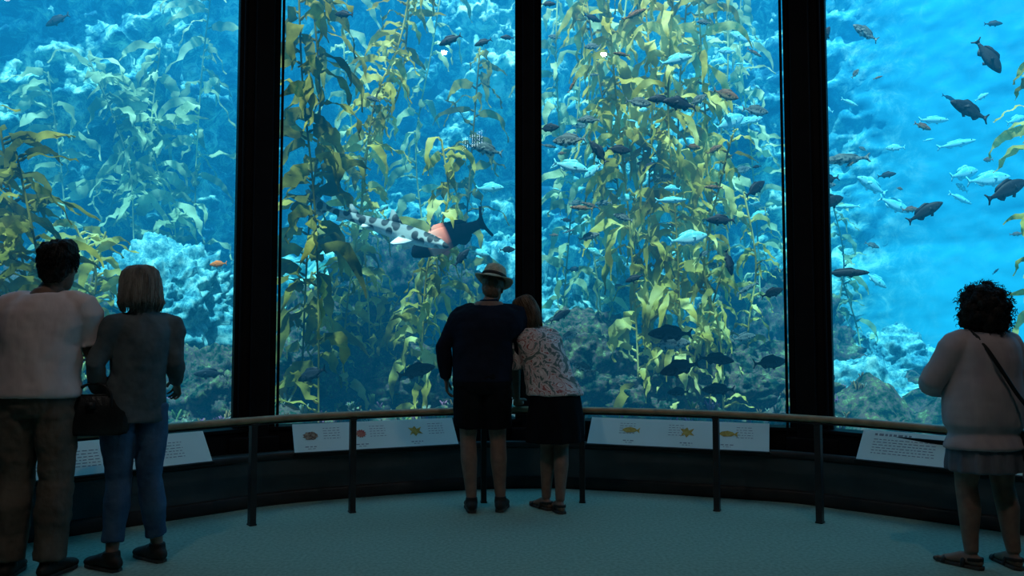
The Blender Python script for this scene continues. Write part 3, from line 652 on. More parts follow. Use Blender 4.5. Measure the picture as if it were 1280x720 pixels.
# ------------------------------------------------------------------ information boards
def board(a, b, pics):
    a = Vector((*a, .385)); b = Vector((*b, .385)); d = (b-a); w = d.length; d.normalize(); n = Vector((-d.y, d.x, 0))
    slope = math.radians(47); up = (n*math.cos(slope)+Vector((0, 0, 1))*math.sin(slope)); nm = d.cross(up)
    M = Matrix((d, up, nm)).transposed().to_4x4(); M.translation = a
    e = empty("information_board"); hh = .27
    def pt(u, v, h=0): return a+d*u+up*v+nm*h
    g = G(); g.box(pt(w/2, hh/2, -.008), (w, hh, .014), M.to_3x3()); g.make("panel", M_board, e, smooth=False, bevel=.003)
    g = G(); g.box(pt(w/2, -.008, -.010), (w+.02, .010, .03), M.to_3x3())
    for u in (.15, w-.15): g.box(pt(u, hh*.5, -.06), (.04, hh*.7, .05), M.to_3x3())
    g.make("holder", M_post, e, smooth=False)
    tx = G()
    def line(u0, v0, ln, hgt=.006):
        x = u0
        while x < u0+ln-.004:
            l_ = random.uniform(.012, .035); l_ = min(l_, u0+ln-x)
            tx.box(pt(x+l_/2, v0, .0005), (l_*.9, hgt, .001), M.to_3x3()); x += l_+.008
    for (pu, kind) in pics:
        c = pt(pu*w, hh*.55, .001); g = G()
        if kind == 'fish':
            outl = [(-.07,0),(-.045,.022),(0,.032),(.04,.02),(.055,.005),(.08,.028),(.074,0),(.08,-.028),(.055,-.005),(.03,-.02),(-.03,-.024)]
            mt = M_inkyel
        elif kind == 'urchin':
            outl = [(.045*math.cos(q*pi/12)*(1 if q % 2 else .72), .042*math.sin(q*pi/12)*(1 if q % 2 else .72)) for q in range(24)]; mt = M_inkred
        elif kind == 'kelp':
            outl = [(-.05,-.04),(-.03,.0),(-.055,.035),(-.02,.03),(.0,.05),(.015,.02),(.055,.04),(.035,.0),(.06,-.03),(.02,-.02),(.0,-.05),(-.02,-.02)]; mt = M_inkyel
        else:
            outl = [(.055*math.cos(q*pi/10)*(1+.15*math.sin(q*3)), .038*math.sin(q*pi/10)*(1+.1*math.sin(q*2))) for q in range(20)]; mt = M_inkbrn
        for (x, y) in outl: g.v.append(c+d*x+up*y)
        for (x, y) in outl: g.v.append(c+d*x+up*y+nm*.0015)
        m = len(outl)
        g.f.append(tuple(range(m))); g.f.append(tuple(range(m, 2*m)))
        for q in range(m): g.f.append((q, (q+1) % m, m+(q+1) % m, m+q))
        g.make("illustration", mt, e, smooth=False)
        line(pu*w-.05, hh*.17, .10, .008); line(pu*w-.03, hh*.1, .06, .004)
    for cu in ([.19, .47, .84] if len(pics) > 1 else [.08, .52]):
        if len(pics) > 1:
            for r in range(5): line(cu*w-.02, hh*(.80-.09*r), .13, .004)
        else:
            line(cu*w, hh*.86, .26, .018)
            for r in range(6): line(cu*w, hh*(.70-.09*r), .42, .005)
    tx.make("printed_text", M_ink, e, smooth=False)
board((-1.66, 6.17), (-.44, 6.66), [(.10, 'blob'), (.40, 'urchin'), (.74, 'kelp')])
board((.62, 6.70), (1.98, 6.22), [(.24, 'fish'), (.56, 'kelp'), (.78, 'fish')])
board((-3.05, 4.93), (-2.14, 5.78), [])
board((2.50, 5.88), (3.32, 5.14), [])

# ------------------------------------------------------------------ people
def lerp(a, b, t): return a+(b-a)*t
class Person:
    def __init__(s, name, base, yaw, pelvis, chest, neck, head, sw=.19, hw=.09, bulk=1.0, female=False, hyaw=None, htilt=0, hnod=0, hs=1.0,
                 arms=None, legs=None):
        s.e = empty(name, (base[0], base[1], 0)); s.yaw = yaw
        s.side = Vector((math.cos(yaw), math.sin(yaw), 0)); s.fwd = Vector((-math.sin(yaw), math.cos(yaw), 0))
        s.pel, s.che, s.nek, s.hd = map(Vector, (pelvis, chest, neck, head)); s.sw, s.hw, s.bulk, s.fem = sw, hw, bulk, female
        s.hyaw = yaw if hyaw is None else hyaw
        s.HM = Matrix.Translation(s.hd) @ Matrix.Rotation(s.hyaw, 4, 'Z') @ Matrix.Rotation(htilt, 4, 'Y') @ Matrix.Rotation(hnod, 4, 'X') @ Matrix.Scale(hs, 4)
        shz = s.nek-Vector((0, 0, .085)); s.sh = {-1: shz-s.side*sw*.86, 1: shz+s.side*sw*.86}
        s.hip = {-1: s.pel-s.side*hw-Vector((0, 0, .02)), 1: s.pel+s.side*hw-Vector((0, 0, .02))}
        s.arms = {k: tuple(Vector(q) for q in v[:2])+tuple(v[2:]) for k, v in arms.items()}; s.legs = {k: (Vector(v[0]), Vector(v[1]), v[2]) for k, v in legs.items()}
    def spine(s, z):
        P = [s.pel, s.che, s.nek]
        if z <= P[0].z: return P[0].x, P[0].y
        for a, b in ((P[0], P[1]), (P[1], P[2])):
            if z <= b.z:
                t = (z-a.z)/(b.z-a.z); return lerp(a.x, b.x, t), lerp(a.y, b.y, t)
        return P[2].x, P[2].y
    def trunk(s, off=0, zlo=None, flare=0, top=True, zhi=None, waist_fill=0):
        """list of rings from crotch to neck"""
        b = s.bulk; T = s.nek.z-s.pel.z; H = []
        fem = s.fem
        tab = [(-.16, .145, .095), (-.06, .175 if fem else .165, .115), (.05, .172 if fem else .16, .115), (.16, .155, .108), (.32, .130 if fem else .148, .098), (.5, .140 if fem else .158, .108),
               (.68, .150 if fem else .172, .118), (.80, .152 if fem else .178, .108), (.88, .140 if fem else .165, .092), (.93, .115, .078), (.97, .085, .066), (1.03, .060, .057)]
        for f, rx, ry in tab:
            z = s.pel.z+f*T
            k = 1+waist_fill*max(0, 1-abs(f-.3)/.3)
            H.append((z, rx*b*(s.sw/.19 if (f > .6 and not fem) else 1)*k+off, ry*b*k+off))
        if zlo is not None:
            H = [h for h in H if h[0] > zlo+.03]
            r = H[0]; H = [(zlo, r[1]*(1+flare*.9)+.0, r[2]*(1+flare)), (lerp(zlo, r[0], .5), r[1]*(1+flare*.5), r[2]*(1+flare*.5))]+H
        if zhi is not None: H = [h for h in H if h[0] < zhi]
        return [(*s.spine(z), z, rx, ry) for z, rx, ry in H]
    def arm_curve(s, k, off):
        """shoulder-to-wrist centreline and radii, entering the torso along the collar line"""
        S, E, W = s.sh[k], s.arms[k][0], s.arms[k][1]; b = .6+.4*s.bulk; up = Vector((0, 0, 1))
        P = [S-s.side*k*s.sw*.55+up*.035, S-s.side*k*s.sw*.28+up*.022, S+up*.0+s.side*k*.004, S.lerp(E, .14)+s.side*k*.010, S.lerp(E, .38), S.lerp(E, .75), E, E.lerp(W, .3), E.lerp(W, .7), W]
        R = [.036*b, .046*b, .052*b, .054*b, .048*b, .041*b, .037*b, .038*b, .030*b, .0245*b]
        return P, [r+off for r in R]
    def leg_geo(s, g, k, off=0, zend=None, wide=0, hem=None):
        H = s.hip[k]; Kn, A, fy = s.legs[k]; b = .5+.5*s.bulk
        cal = Kn.lerp(A, .32)-s.fwd*.012
        P = [H+Vector((0, 0, .02)), H.lerp(Kn, .35), H.lerp(Kn, .75), Kn, cal, Kn.lerp(A, .7), A+Vector((0, 0, .01))]
        R = [.088*b, .084*b, .064*b, .054*b, .056*b, .042*b, .034*b]
        R = [r+off+wide*(i/6.) for i, r in enumerate(R)]
        if zend is not None:
            for i in range(1, len(P)):
                if P[i].z < zend:
                    t = (zend-P[i-1].z)/(P[i].z-P[i-1].z); P[i] = P[i-1].lerp(P[i], t); R[i] = lerp(R[i-1], R[i], t)
                    if hem: R[i] = hem
                    P = P[:i+1]; R = R[:i+1]; break
        g.tube(P, R, side=s.side, segs=18, round_ends=zend is None)
    def body(s, mat=M_skin, voxel=.0048):
        g = G()
        g.rings(s.trunk(), segs=28, yaw=s.yaw)
        hb = s.HM @ Vector((0, -.02, -.06)); g.tube([s.nek-Vector((0, 0, .04)), s.nek+Vector((0, 0, .01)), s.nek.lerp(hb, .6), hb], [.068*s.bulk, .056, .05, .052], segs=16)
        st = len(g.v)
        g.rings([(0, .050, -.128, .022, .026), (0, .040, -.118, .036, .044), (0, .028, -.098, .050, .064), (0, .014, -.066, .061, .082), (0, .006, -.03, .068, .092), (0, .002, .01, .073, .096), (0, -.002, .05, .074, .096), (0, -.006, .08, .068, .088), (0, -.01, .104, .052, .069), (0, -.012, .12, .028, .04)], segs=26)
        g.tube([(0, .088, .022), (0, .104, -.008), (0, .116, -.03), (0, .100, -.042)], [.009, .011, .015, .012], segs=10)
        g.ball((0, .092, -.072), (.024, .012, .006)); g.ball((0, .088, -.084), (.020, .012, .006))
        g.ball((0, .086, -.108), (.022, .018, .016))
        for k in (-1, 1):
            g.ball((k*.030, .088, .028), (.022, .010, .006)); g.ball((k*.045, .07, -.02), (.018, .016, .014))
            g.ball((k*.076, -.004, -.008), (.007, .018, .03), Matrix.Rotation(k*.35, 3, 'Z')); g.ball((k*.074, .002, -.03), (.007, .010, .010))
        g.transform(s.HM, st)
        for k in (-1, 1):
            P, R = s.arm_curve(k, 0); g.tube(P, R, side=s.fwd, segs=16)
            E, W = s.arms[k][0], s.arms[k][1]
            d = (W-E).normalized()
            ex = s.arms[k][2] if len(s.arms[k]) > 2 else {}
            hd = Vector(ex.get('dir', d)).normalized(); th = Vector(ex.get('thumb', s.fwd)); th = (th-hd*th.dot(hd)).normalized()
            s.hand(g, W, hd, th, k, ex.get('curl', .45))
            s.leg_geo(g, k)
            Kn, A, fy = s.legs[k]; fd = Vector((-math.sin(fy), math.cos(fy), 0)); fs = Vector((math.cos(fy), math.sin(fy), 0))
            z0 = A.z-.075
            A0 = Vector((A.x, A.y, z0))
            g.tube([A0-fd*.045+Vector((0, 0, .034)), A0+fd*.0+Vector((0, 0, .045)), A0+fd*.06+Vector((0, 0, .040)), A0+fd*.12+Vector((0, 0, .026)), A0+fd*.155+Vector((0, 0, .02))],
                   [(.026, .03), (.033, .042), (.036, .034), (.042, .022), (.036, .017)], side=fs, segs=14)
            for q in range(5):
                o = fs*(-.030+.015*q)*(k*-1)
                ln = [.045, .036, .032, .028, .022][q]
                st_ = A0+fd*.145+o+Vector((0, 0, .018)); g.tube([st_, st_+fd*ln*.6+Vector((0, 0, .004)), st_+fd*ln-Vector((0, 0, .004))], [.0095 if q == 0 else .007]*3, side=fs, segs=8)
        g.make("body", mat, s.e, remesh=voxel, smooth_it=3)
        ge = G()
        for k in (-1, 1): ge.ball((k*.031, .083, .012), .0115, seg=12, rg=8)
        ge.transform(s.HM, 0); ge.make("eyes", M_white, s.e)
        gi = G()
        for k in (-1, 1): gi.ball((k*.031, .0925, .012), (.005, .0035, .005), seg=10, rg=6)
        gi.transform(s.HM, 0); gi.make("irises", M_eye, s.e)
    def hand(s, g, W, d, th, k, curl):
        n = d.cross(th).normalized()
        c = s.che-W
        if n.dot(c) < 0: n = -n
        g.tube([W-d*.01, W+d*.02, W+d*.055, W+d*.088], [(.024, .018), (.031, .016), (.039, .0145), (.040, .012)], side=th, segs=14)
        for i in range(4):
            ln = [.070, .078, .072, .056][i]
            p = W+d*(.084-.004*abs(i-1))+th*(.0315-.021*i); dr = (d+th*(.10-.065*i)).normalized(); P = [p-dr*.012, p]
            a = 0
            for q, fr in enumerate((.45, .30, .25)):
                a += curl*(.7+.25*q+.07*i); v = (dr*math.cos(a)+n*math.sin(a)); p = p+v*ln*fr; P.append(p)
            g.tube(P, [.0088, .0088, .0082, .0076, .0066], side=th, segs=10)
        p = W+d*.022+th*.024+n*.004; P = [p]
        v = (d*.6+th*.75+n*.25).normalized(); p = p+v*.036; P.append(p); v = (d*.85+th*.35+n*.3).normalized(); p = p+v*.03; P.append(p); v = (d*.95+n*.3).normalized(); p = p+v*.024; P.append(p)
        g.tube(P, [.014, .0115, .010, .0078], side=n, segs=10)
    def top(s, mat, name="shirt", hem=None, flare=.05, sleeve=1.0, off=.016, soff=.014, disp=.016, dscale=.09, waist_fill=.12, collar=False, sleeve_flare=0):
        g = G(); R = s.trunk(off, hem, flare, waist_fill=waist_fill, zhi=s.nek.z+.012)
        g.rings(R, segs=32, yaw=s.yaw)
        for k in (-1, 1):
            P, R_ = s.arm_curve(k, soff); R_[0] -= soff*.3
            S, E, W = s.sh[k], s.arms[k][0], s.arms[k][1]
            want = ((E-S).length+(W-E).length)*sleeve; acc = 0; Q = P[:3]; RR = R_[:3]
            for i in range(3, len(P)):
                l_ = (P[i]-P[i-1]).length
                if acc+l_ > want+1e-6:
                    t = (want-acc)/l_; Q.append(P[i-1].lerp(P[i], t)); RR.append(lerp(R_[i-1], R_[i], t)+sleeve_flare); break
                acc += l_; Q.append(P[i]); RR.append(R_[i])
            g.tube(Q, RR, side=s.fwd, segs=20, round_ends=False)
        if collar:
            g.tube([s.nek+Vector((0, -.0, -.03)), s.nek+Vector((0, .0, .03))], [(.082, .076), (.068, .064)], side=s.side, segs=20, round_ends=False)
        return g.make(name, mat, s.e, remesh=.008, smooth_it=9, disp=disp, dscale=dscale)
    def pants(s, mat, name="trousers", zend=.09, off=.014, wide=.018, disp=.014, ztop=None, hem=None):
        g = G(); R = s.trunk(off, None, zhi=ztop or s.pel.z+.16); g.rings(R, segs=28, yaw=s.yaw)
        for k in (-1, 1): s.leg_geo(g, k, off=off, zend=zend, wide=wide, hem=hem)
        return g.make(name, mat, s.e, remesh=.008, smooth_it=4, disp=disp, dscale=.08)
    def skirt(s, mat, z0, z1, r0, r1, name="skirt", nf=9, amp=.05):
        g = G(); rr = []
        n = 9
        for i in range(n+1):
            t = i/n; z = lerp(z0, z1, t); x, y = s.spine(z)
            km = (s.legs[-1][0]+s.legs[1][0])/2; u = max(0, min(1, (s.pel.z-z)/(s.pel.z-km.z))); x = lerp(x, km.x, u*.7); y = lerp(y, km.y, u*.7)
            k = 1-(1-t)**2
            rr.append((x, y, z, lerp(r0[0], r1[0], k), lerp(r0[1], r1[1], k)))
        def fold(a, z): return 1+amp*min(1, (z0-z)/(z0-z1))*math.sin(a*nf+z*5)
        g.rings(rr[::-1], segs=72, yaw=s.yaw, fold=fold)
        return g.make(name, mat, s.e, remesh=.008, smooth_it=2, disp=.008, dscale=.1)
    def shoes(s, mat=M_shoe, name="shoes", sandal=False):
        g = G(); gs = G()
        for k in (-1, 1):
            Kn, A, fy = s.legs[k]; fd = Vector((-math.sin(fy), math.cos(fy), 0)); fs = Vector((math.cos(fy), math.sin(fy), 0)); A0 = Vector((A.x, A.y, A.z-.08))
            z = Vector((0, 0, 1))
            if not sandal:
                g.tube([A0-fd*.062+z*.04, A0-fd*.04+z*.045, A0+z*.052, A0+fd*.07+z*.048, A0+fd*.13+z*.036, A0+fd*.19+z*.028, A0+fd*.21+z*.024],
                       [(.028, .028), (.038, .038), (.043, .050), (.046, .042), (.052, .032), (.042, .024), (.026, .016)], side=fs, segs=18)
                g.tube([A0+z*.06, A0+z*.105], [(.046, .052), (.042, .048)], side=fs, segs=16, round_ends=False)
            else:
                for t, w, h in ((.135, .050, .030), (.03, .043, .052)):
                    c = A0+fd*t
                    P = [c+fs*w*math.cos(q)+z*(.008+h*1.15*math.sin(q)) for q in [pi*i/10 for i in range(11)]]
                    g.tube(P, [(.005, .013)]*11, side=z, segs=8)
                P = [A0-fd*.0+fs*.04+z*.05, A0-fd*.05+fs*.025+z*.055, A0-fd*.062+z*.055, A0-fd*.05-fs*.025+z*.055, A0-fs*.04+z*.05]
                g.tube(P, [(.010, .004)]*5, side=z, segs=8)
            outl = [(-.066, .0), (-.055, .030), (0, .038), (.07, .042), (.13, .050), (.18, .042), (.215, .012)]
            poly = [(A0+fd*a+fs*b) for a, b in outl]+[(A0+fd*a-fs*b) for a, b in outl[::-1]]
            gs.prism([(p.x, p.y) for p in poly], max(A0.z-.001, 0), A0.z+.018)
        g.make(name, mat, s.e, remesh=.006 if not sandal else 0, smooth_it=3 if not sandal else 0)
        gs.make("soles", M_sole, s.e, smooth=False, bevel=.003)

def strands(P, mat, n, fn, r=.0022, name="hair_strands"):
    g = G()
    for i in range(n):
        pts = fn(i)
        if pts: g.tube(pts, [r*.7]+[r]*(len(pts)-2)+[r*.4], segs=4, round_ends=False)
    g.transform(P.HM, 0); return g.make(name, mat, P.e)
def rnd(): return random.uniform(-1, 1)

# ---- man on the far left : pale tee, khaki trousers
m1 = Person("man", L(50, 416, 4.36)[:2], .10, (0, 0, .95), (.01, .0, 1.25), (.035, .01, 1.525), (.078, .03, 1.665), sw=.215, bulk=1.04, hyaw=.0, hnod=-.03,
    arms={-1: ((-.25, .0, 1.18), (-.225, .11, .95), {'dir': (.02, .25, -1), 'thumb': (.2, 1, 0), 'curl': .6}), 1: ((.225, .10, 1.19), (.13, .31, 1.16), {'dir': (-.6, .8, .1), 'thumb': (0, .2, 1)})},
    legs={-1: ((-.105, .01, .51), (-.115, -.03, .082), .25), 1: ((.105, .02, .51), (.10, -.02, .082), -.12)})
m1.body(); m1.top(M_tee, "t_shirt", hem=.955, flare=.06, sleeve=.42, off=.024, soff=.024, disp=.028, dscale=.17, waist_fill=.2, sleeve_flare=.012)
m1.pants(M_khaki, "trousers", zend=.055, off=.014, wide=.026, disp=.024); m1.shoes()
g = G()
g.ball((0, -.015, .045), (.093, .108, .098)); g.ball((0, -.06, -.015), (.082, .056, .085)); g.ball((0, .05, .085), (.07, .05, .04)); g.ball((.04, -.02, .09), (.06, .07, .055)); g.ball((-.05, -.02, .08), (.055, .07, .055))
g.transform(m1.HM); g.make("hair", M_hdark, m1.e, remesh=.006, smooth_it=2, disp=.03, dscale=.035, mid=.4)
def f_short(i):
    u = random.uniform(.0, 1); th = math.acos(1-1.35*u); ph = random.uniform(0, 2*pi)
    n = Vector((math.sin(th)*math.cos(ph), math.sin(th)*math.sin(ph), math.cos(th)))
    if n.y > .5 and n.z < .4: return None
    p = Vector((n.x*.092, -.018+n.y*.106, .035+n.z*.10)); t = Vector((rnd()*.5, rnd()*.5, -1)); t = (t-n*t.dot(n)*.8+n*.15).normalized()
    return [p-n*.01, p+t*.016+n*.004, p+t*.034+n*.002]
strands(m1, M_hdark, 900, f_short, .0026)
g = G()
g.box(Vector((-.24, .13, .83)), (.012, .15, .21), Matrix.Rotation(.2, 3, 'Z')); g.make("leaflet", M_paper, m1.e, smooth=False, bevel=.001)

# ---- woman with handbag
w1 = Person("woman", L(170, 416, 4.56)[:2], .72, (.0, .0, .89), (.03, -.01, 1.17), (.045, .0, 1.425), (.005, .02, 1.553), sw=.178, bulk=.88, female=True, hyaw=.65, hnod=-.1,
    arms={-1: ((-.145, -.16, 1.13), (-.175, -.05, .965), {'dir': (-.25, .5, -.8), 'thumb': (-.3, .8, .3), 'curl': .95}), 1: ((.185, .10, 1.13), (.13, .26, 1.0), {'curl': .6})},
    legs={-1: ((-.06, -.03, .48), (-.055, -.10, .08), 1.05), 1: ((.085, .03, .48), (.115, .08, .08), .95)})
w1.body(); w1.top(M_card, "jacket", hem=.80, flare=.06, sleeve=.97, off=.018, soff=.012, disp=.026, dscale=.12, waist_fill=.12, collar=True)
w1.pants(M_jean, "jeans", zend=.15, off=.011, wide=.006, disp=.016, hem=.056); w1.shoes()
hg = G()
hg.rings([(0, -.02, .128, .03, .035), (0, -.02, .118, .062, .072), (0, -.018, .095, .085, .096), (0, -.018, .06, .097, .106), (0, -.022, .01, .102, .106), (0, -.03, -.04, .106, .10), (0, -.036, -.085, .104, .090), (0, -.036, -.105, .090, .072)], segs=26)
hg.transform(w1.HM); hg.make("hair", M_hgrey, w1.e, remesh=.006, smooth_it=2, disp=.014, dscale=.03)
def f_bob(i):
    ph = random.uniform(-pi*1.18, pi*.18)
    c, s_ = math.cos(ph), math.sin(ph); L_ = []
    j = random.uniform(.98, 1.07); zend = -.12+random.uniform(-.035, .03); fl_ = random.uniform(.9, 1.15)
    for (z, rx, ry, cy) in [(.13, .02, .025, -.02), (.12, .064, .074, -.02), (.095, .088, .10, -.018), (.05, .101, .11, -.018), (0, .106, .11, -.024), (-.05, .110, .104, -.03), (-.09, .107*fl_, .092*fl_, -.034), (zend, .092*fl_, .075*fl_, -.034)]:
        L_.append(Vector((c*rx*j+rnd()*.004, cy+s_*ry*j+rnd()*.004, z)))
    return L_
strands(w1, M_hgrey, 480, f_bob, .0022)
hb = empty("handbag", (w1.e.location.x-.155, w1.e.location.y-.14, .735))
Mb = Matrix.Rotation(.15, 4, 'Z')
g = G()
sec = [(0, .17, .055), (.02, .188, .068), (.10, .190, .062), (.17, .180, .045), (.215, .170, .022), (.225, .165, .012)]
g.rings([(0, 0, z, rx, ry) for z, rx, ry in sec], segs=36)
g.transform(Mb); g.make("bag_body", M_leather, hb, sub=1)
g = G()
for y_ in (-.035, .035):
    g.tube(catmull([(-.10, y_, .16), (-.095, y_*.8, .23), (-.05, y_*.3, .275), (.0, 0, .285), (.05, y_*.3, .275), (.095, y_*.8, .23), (.10, y_, .16)], 4), [.007]*25, segs=8)
g.box((0, -.062, .17), (.05, .012, .035)); g.box((0, 0, .222), (.32, .03, .012)); g.transform(Mb); g.make("handles_and_clasp", M_leather, hb)

# ---- man with hat
m2 = Person("man", L(603, 416, 5.93)[:2], -.02, (0, .02, .95), (.0, .06, 1.25), (.045, .12, 1.52), (.075, .165, 1.645), sw=.245, bulk=1.2, hyaw=-.15, htilt=.10, hnod=-.05,
    arms={-1: ((-.295, .06, 1.20), (-.275, .12, .95), {'dir': (.05, .1, -1), 'thumb': (0, 1, 0), 'curl': .45}), 1: ((.265, .12, 1.19), (.225, .25, .92), {'dir': (0, .25, -.9), 'thumb': (-1, .3, 0), 'curl': .5})},
    legs={-1: ((-.105, .02, .51), (-.075, -.04, .085), .10), 1: ((.115, .03, .51), (.135, -.01, .085), -.12)})
m2.body(); m2.top(M_navy, "long_sleeve_shirt", hem=.94, flare=.02, sleeve=.98, off=.020, soff=.014, disp=.024, dscale=.12, waist_fill=.14, collar=True)
m2.pants(M_black, "shorts", zend=.60, off=.02, wide=.05, disp=.016); m2.shoes()
g = G(); g.ball((0, -.012, .03), (.083, .10, .092)); g.ball((0, -.05, -.03), (.07, .055, .06)); g.transform(m2.HM); g.make("hair", M_hbrown, m2.e, remesh=.006, disp=.01, dscale=.02)
g = G(); M_ = Matrix.Translation(m2.e.location) @ m2.HM @ Matrix.Translation((0, -.012, .062)) @ Matrix.Rotation(-.22, 4, 'X') @ Matrix.Rotation(.06, 4, 'Y')
prof = [(.158, -.010), (.156, -.006), (.13, -.004), (.106, .004), (.100, .012), (.097, .035), (.090, .07), (.078, .098), (.055, .112), (.028, .100), (.006, .094)]
inn = [(.004, .088), (.028, .094), (.053, .105), (.072, .092), (.084, .068), (.091, .034), (.095, .002), (.13, -.011), (.156, -.014)]
segs = 40; pr = prof+inn; nn = len(pr)
for (r, z) in pr:
    for k in range(segs):
        a = 2*pi*k/segs; zz = z
        if r > .11: zz += .020*abs(math.cos(a))**2*(r-.1)/.05 - .016*abs(math.sin(a))*(r-.1)/.05
        pinch = (1-.14*max(0, math.sin(a))*(z > .07))
        g.v.append(Vector((r*math.cos(a)*.94*pinch, r*math.sin(a)*1.12, zz)))
for i in range(nn-1):
    for k in range(segs):
        a = i*segs+k; b = i*segs+(k+1) % segs; g.f.append((a, b, b+segs, a+segs))
for k in range(segs): g.f.append(((nn-1)*segs+k, (nn-1)*segs+(k+1) % segs, (k+1) % segs, k))
hat = empty("sun_hat"); g.transform(M_); g.make("straw_crown_and_brim", M_straw, hat)
g = G()
for (r, z) in [(.1045, .010), (.1015, .034), (.093, .034), (.093, .010)]:
    for k in range(segs):
        a = 2*pi*k/segs; g.v.append(Vector((r*math.cos(a)*.945, r*math.sin(a)*1.125, z)))
for i in range(4):
    for k in range(segs):
        a = i*segs+k; c = ((i+1) % 4)*segs; g.f.append((a, i*segs+(k+1) % segs, c+(k+1) % segs, c+k))
g.transform(M_); g.make("band", M_band, hat)

# ---- woman leaning on him
w2 = Person("woman", L(692, 416, 5.93)[:2], .12, (.01, .0, .85), (-.07, .10, 1.12), (-.165, .17, 1.345), (-.20, .215, 1.455), sw=.165, bulk=.98, female=True, hyaw=.25, htilt=-.35, hnod=-.25, hs=.97,
    arms={-1: ((-.285, .14, 1.06), (-.27, .255, .79), {'dir': (.1, .6, -.4), 'thumb': (1, 0, .1), 'curl': .7}), 1: ((.075, .17, 1.03), (.03, .275, .79), {'dir': (-.5, .6, -.3), 'thumb': (-1, -.3, .2), 'curl': .7})},
    legs={-1: ((-.045, .06, .46), (-.055, .05, .08), .5), 1: ((.055, .02, .46), (.04, -.06, .08), .25)})
w2.body(); w2.top(M_print, "printed_blouse", hem=.845, flare=.10, sleeve=.45, off=.024, soff=.024, disp=.02, dscale=.12, waist_fill=.25, sleeve_flare=.012)
w2.skirt(M_black, .93, .50, (.165, .125), (.215, .17)); w2.shoes(M_shoe, "sandals", True)
hg = G()
hg.rings([(0, -.02, .128, .03, .035), (0, -.02, .118, .060, .070), (0, -.018, .095, .080, .092), (0, -.018, .06, .090, .102), (0, -.022, .01, .092, .102), (0, -.032, -.04, .090, .092), (0, -.04, -.09, .082, .075), (0, -.045, -.13, .062, .05)], segs=26)
hg.transform(w2.HM); hg.make("hair", M_hbrown, w2.e, remesh=.006, smooth_it=2, disp=.014, dscale=.03)
def f_bob2(i):
    ph = random.uniform(-pi*1.15, pi*.15); c, s_ = math.cos(ph), math.sin(ph); L_ = []; j = random.uniform(.98, 1.06); ze = -.14+rnd()*.02
    for (z, rx, ry, cy) in [(.13, .02, .025, -.02), (.12, .062, .072, -.02), (.095, .082, .095, -.018), (.05, .093, .104, -.018), (0, .096, .104, -.024), (-.05, .092, .092, -.034), (-.095, .082, .075, -.04), (ze, .064, .055, -.045)]:
        L_.append(Vector((c*rx*j+rnd()*.003, cy+s_*ry*j+rnd()*.003, z)))
    return L_
strands(w2, M_hbrown, 380, f_bob2, .0022)

# ---- curly-haired woman on the right
w3 = Person("woman", L(1224, 416, 4.54)[:2], .22, (.01, .0, .82), (.02, .01, 1.08), (.03, .02, 1.315), (.03, .04, 1.435), sw=.20, bulk=1.12, female=True, hyaw=.30, hs=.97,
    arms={-1: ((-.265, .02, 1.03), (-.185, .17, .98), {'dir': (.6, .5, .1), 'thumb': (.2, .2, 1), 'curl': .9}), 1: ((.265, .05, 1.01), (.24, .16, .82), {'curl': .5})},
    legs={-1: ((-.095, .01, .44), (-.10, -.03, .08), .55), 1: ((.11, .01, .44), (.135, -.03, .08), -.05)})
w3.body(); w3.top(M_mauve, "blouse", hem=.66, flare=.22, sleeve=.80, off=.034, soff=.022, disp=.022, dscale=.18, waist_fill=.26, sleeve_flare=.02)
w3.skirt(M_greysk, .74, .53, (.185, .14), (.212, .17), nf=14, amp=.05); w3.shoes(M_shoe, "sandals", True)
g = G()
for i in range(150):
    th = math.acos(random.uniform(-.75, 1)); ph = random.uniform(0, 2*pi)
    n = Vector((math.sin(th)*math.cos(ph), math.sin(th)*math.sin(ph), math.cos(th)))
    if n.y > .45 and n.z < .5: continue
    r = random.uniform(.8, 1.06)
    g.ball(Vector((n.x*.125*r, -.03+n.y*.125*r, -.015+n.z*.145*r)), random.uniform(.022, .034), seg=8, rg=6)
g.ball((0, -.03, .03), (.11, .12, .115)); g.ball((0, -.07, -.06), (.10, .06, .09))
g.transform(w3.HM); g.make("curly_hair", M_hdark, w3.e, remesh=.006, smooth_it=1, disp=.012, dscale=.015)
def f_curl(i):
    th = math.acos(random.uniform(-.85, 1)); ph = random.uniform(0, 2*pi); n = Vector((math.sin(th)*math.cos(ph), math.sin(th)*math.sin(ph), math.cos(th)))
    if n.y > .45 and n.z < .5: return None
    p = Vector((n.x*.125, -.03+n.y*.125, -.015+n.z*.145)); ax = (n+Vector((rnd(), rnd(), -.6+rnd()))*.7).normalized()
    u = ax.orthogonal().normalized(); v = ax.cross(u); rr = random.uniform(.006, .011)
    return [p+ax*(.004*q)+u*rr*math.cos(q*.9)+v*rr*math.sin(q*.9) for q in range(14)]
strands(w3, M_hdark, 520, f_curl, .0020, "curls")
sb = empty("shoulder_bag", w3.e.location)
g = G()
P = [(-.075, -.02, 1.315), (-.06, -.11, 1.26), (.00, -.172, 1.12), (.08, -.185, .98), (.16, -.18, .87), (.215, -.15, .76), (.235, -.10, .70)]
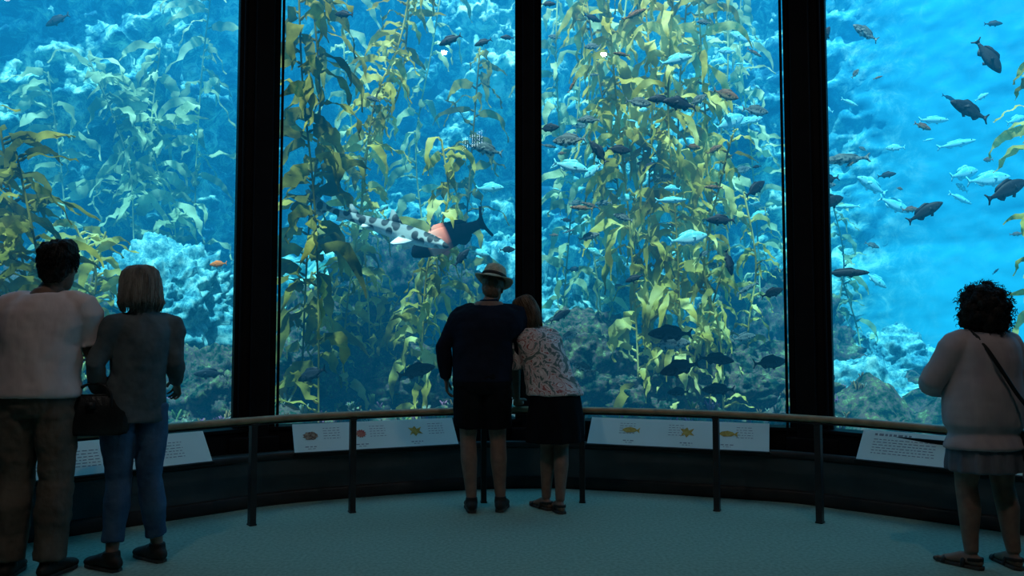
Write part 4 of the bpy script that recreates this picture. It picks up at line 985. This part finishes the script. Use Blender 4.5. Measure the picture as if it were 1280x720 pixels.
P2 = [(-.075, -.02, 1.315), (-.07, .08, 1.27), (.02, .18, 1.1), (.15, .19, .95), (.24, .10, .80), (.245, -.02, .70)]
for q in (P, P2):
    c = catmull(q, 5); g.tube(c, [(.012, .003)]*len(c), side=(1, 0, .4), segs=8)
g.make("strap", M_leather, sb)
g = G(); Mz = Matrix.Rotation(-.5, 3, 'Z'); g.box((.262, -.12, .62), (.20, .085, .28), Mz); g.box(Vector((.262, -.12, .66))+Mz @ Vector((0, -.047, 0)), (.19, .012, .16), Mz); g.make("bag_body", M_leather, sb, smooth=False, bevel=.02)
g = G(); g.box((-.14, .12, .98), (.13, .10, .10), Matrix.Rotation(.5, 3, 'Z')); g.tube([(-.11, .16, .98), (-.09, .22, .98)], [.036, .033], segs=16, round_ends=False)
cam_p = empty("camera_in_hand", w3.e.location); g.make("camera_body_and_lens", M_leather, cam_p, bevel=.008)

# ------------------------------------------------------------------ lights
w = bpy.data.worlds.new("sky"); scene.world = w; w.use_nodes = True
w.node_tree.nodes['Background'].inputs[0].default_value = (.35, .65, .9, 1); w.node_tree.nodes['Background'].inputs[1].default_value = 1.0
sd = bpy.data.lights.new("sun", 'SUN'); sd.energy = 11.0; sd.angle = .03; sd.color = (1, .97, .88); so = bpy.data.objects.new("sun", sd); COL.objects.link(so)
so.rotation_euler = Vector((.10, .31, -.94)).to_track_quat('-Z', 'Y').to_euler()
for (x, y) in ((-2.0, 2.0), (2.0, 2.0)):  # added fill spots with housings, brightening visitors, floor and boards
    e = empty("added_fill_spot", (x, y, CEIL-.1))
    g = G(); g.tube([(0, 0, .1), (0, 0, -.02)], [.06, .07], segs=20, round_ends=False); g.make("fill_spot_housing", M_steel, e)
    a = bpy.data.lights.new("fill_spot", 'SPOT'); a.energy = 66; a.color = (1, .90, .85); a.spot_size = 2.0; a.spot_blend = .9; a.shadow_soft_size = .05
    o = bpy.data.objects.new("fill_spot", a); o.parent = e; o.location = (0, 0, -.05)
    o.rotation_euler = (Vector((x*.8, 4.6, .8))-Vector((x, y, CEIL-.1))).to_track_quat('-Z', 'Y').to_euler(); COL.objects.link(o)
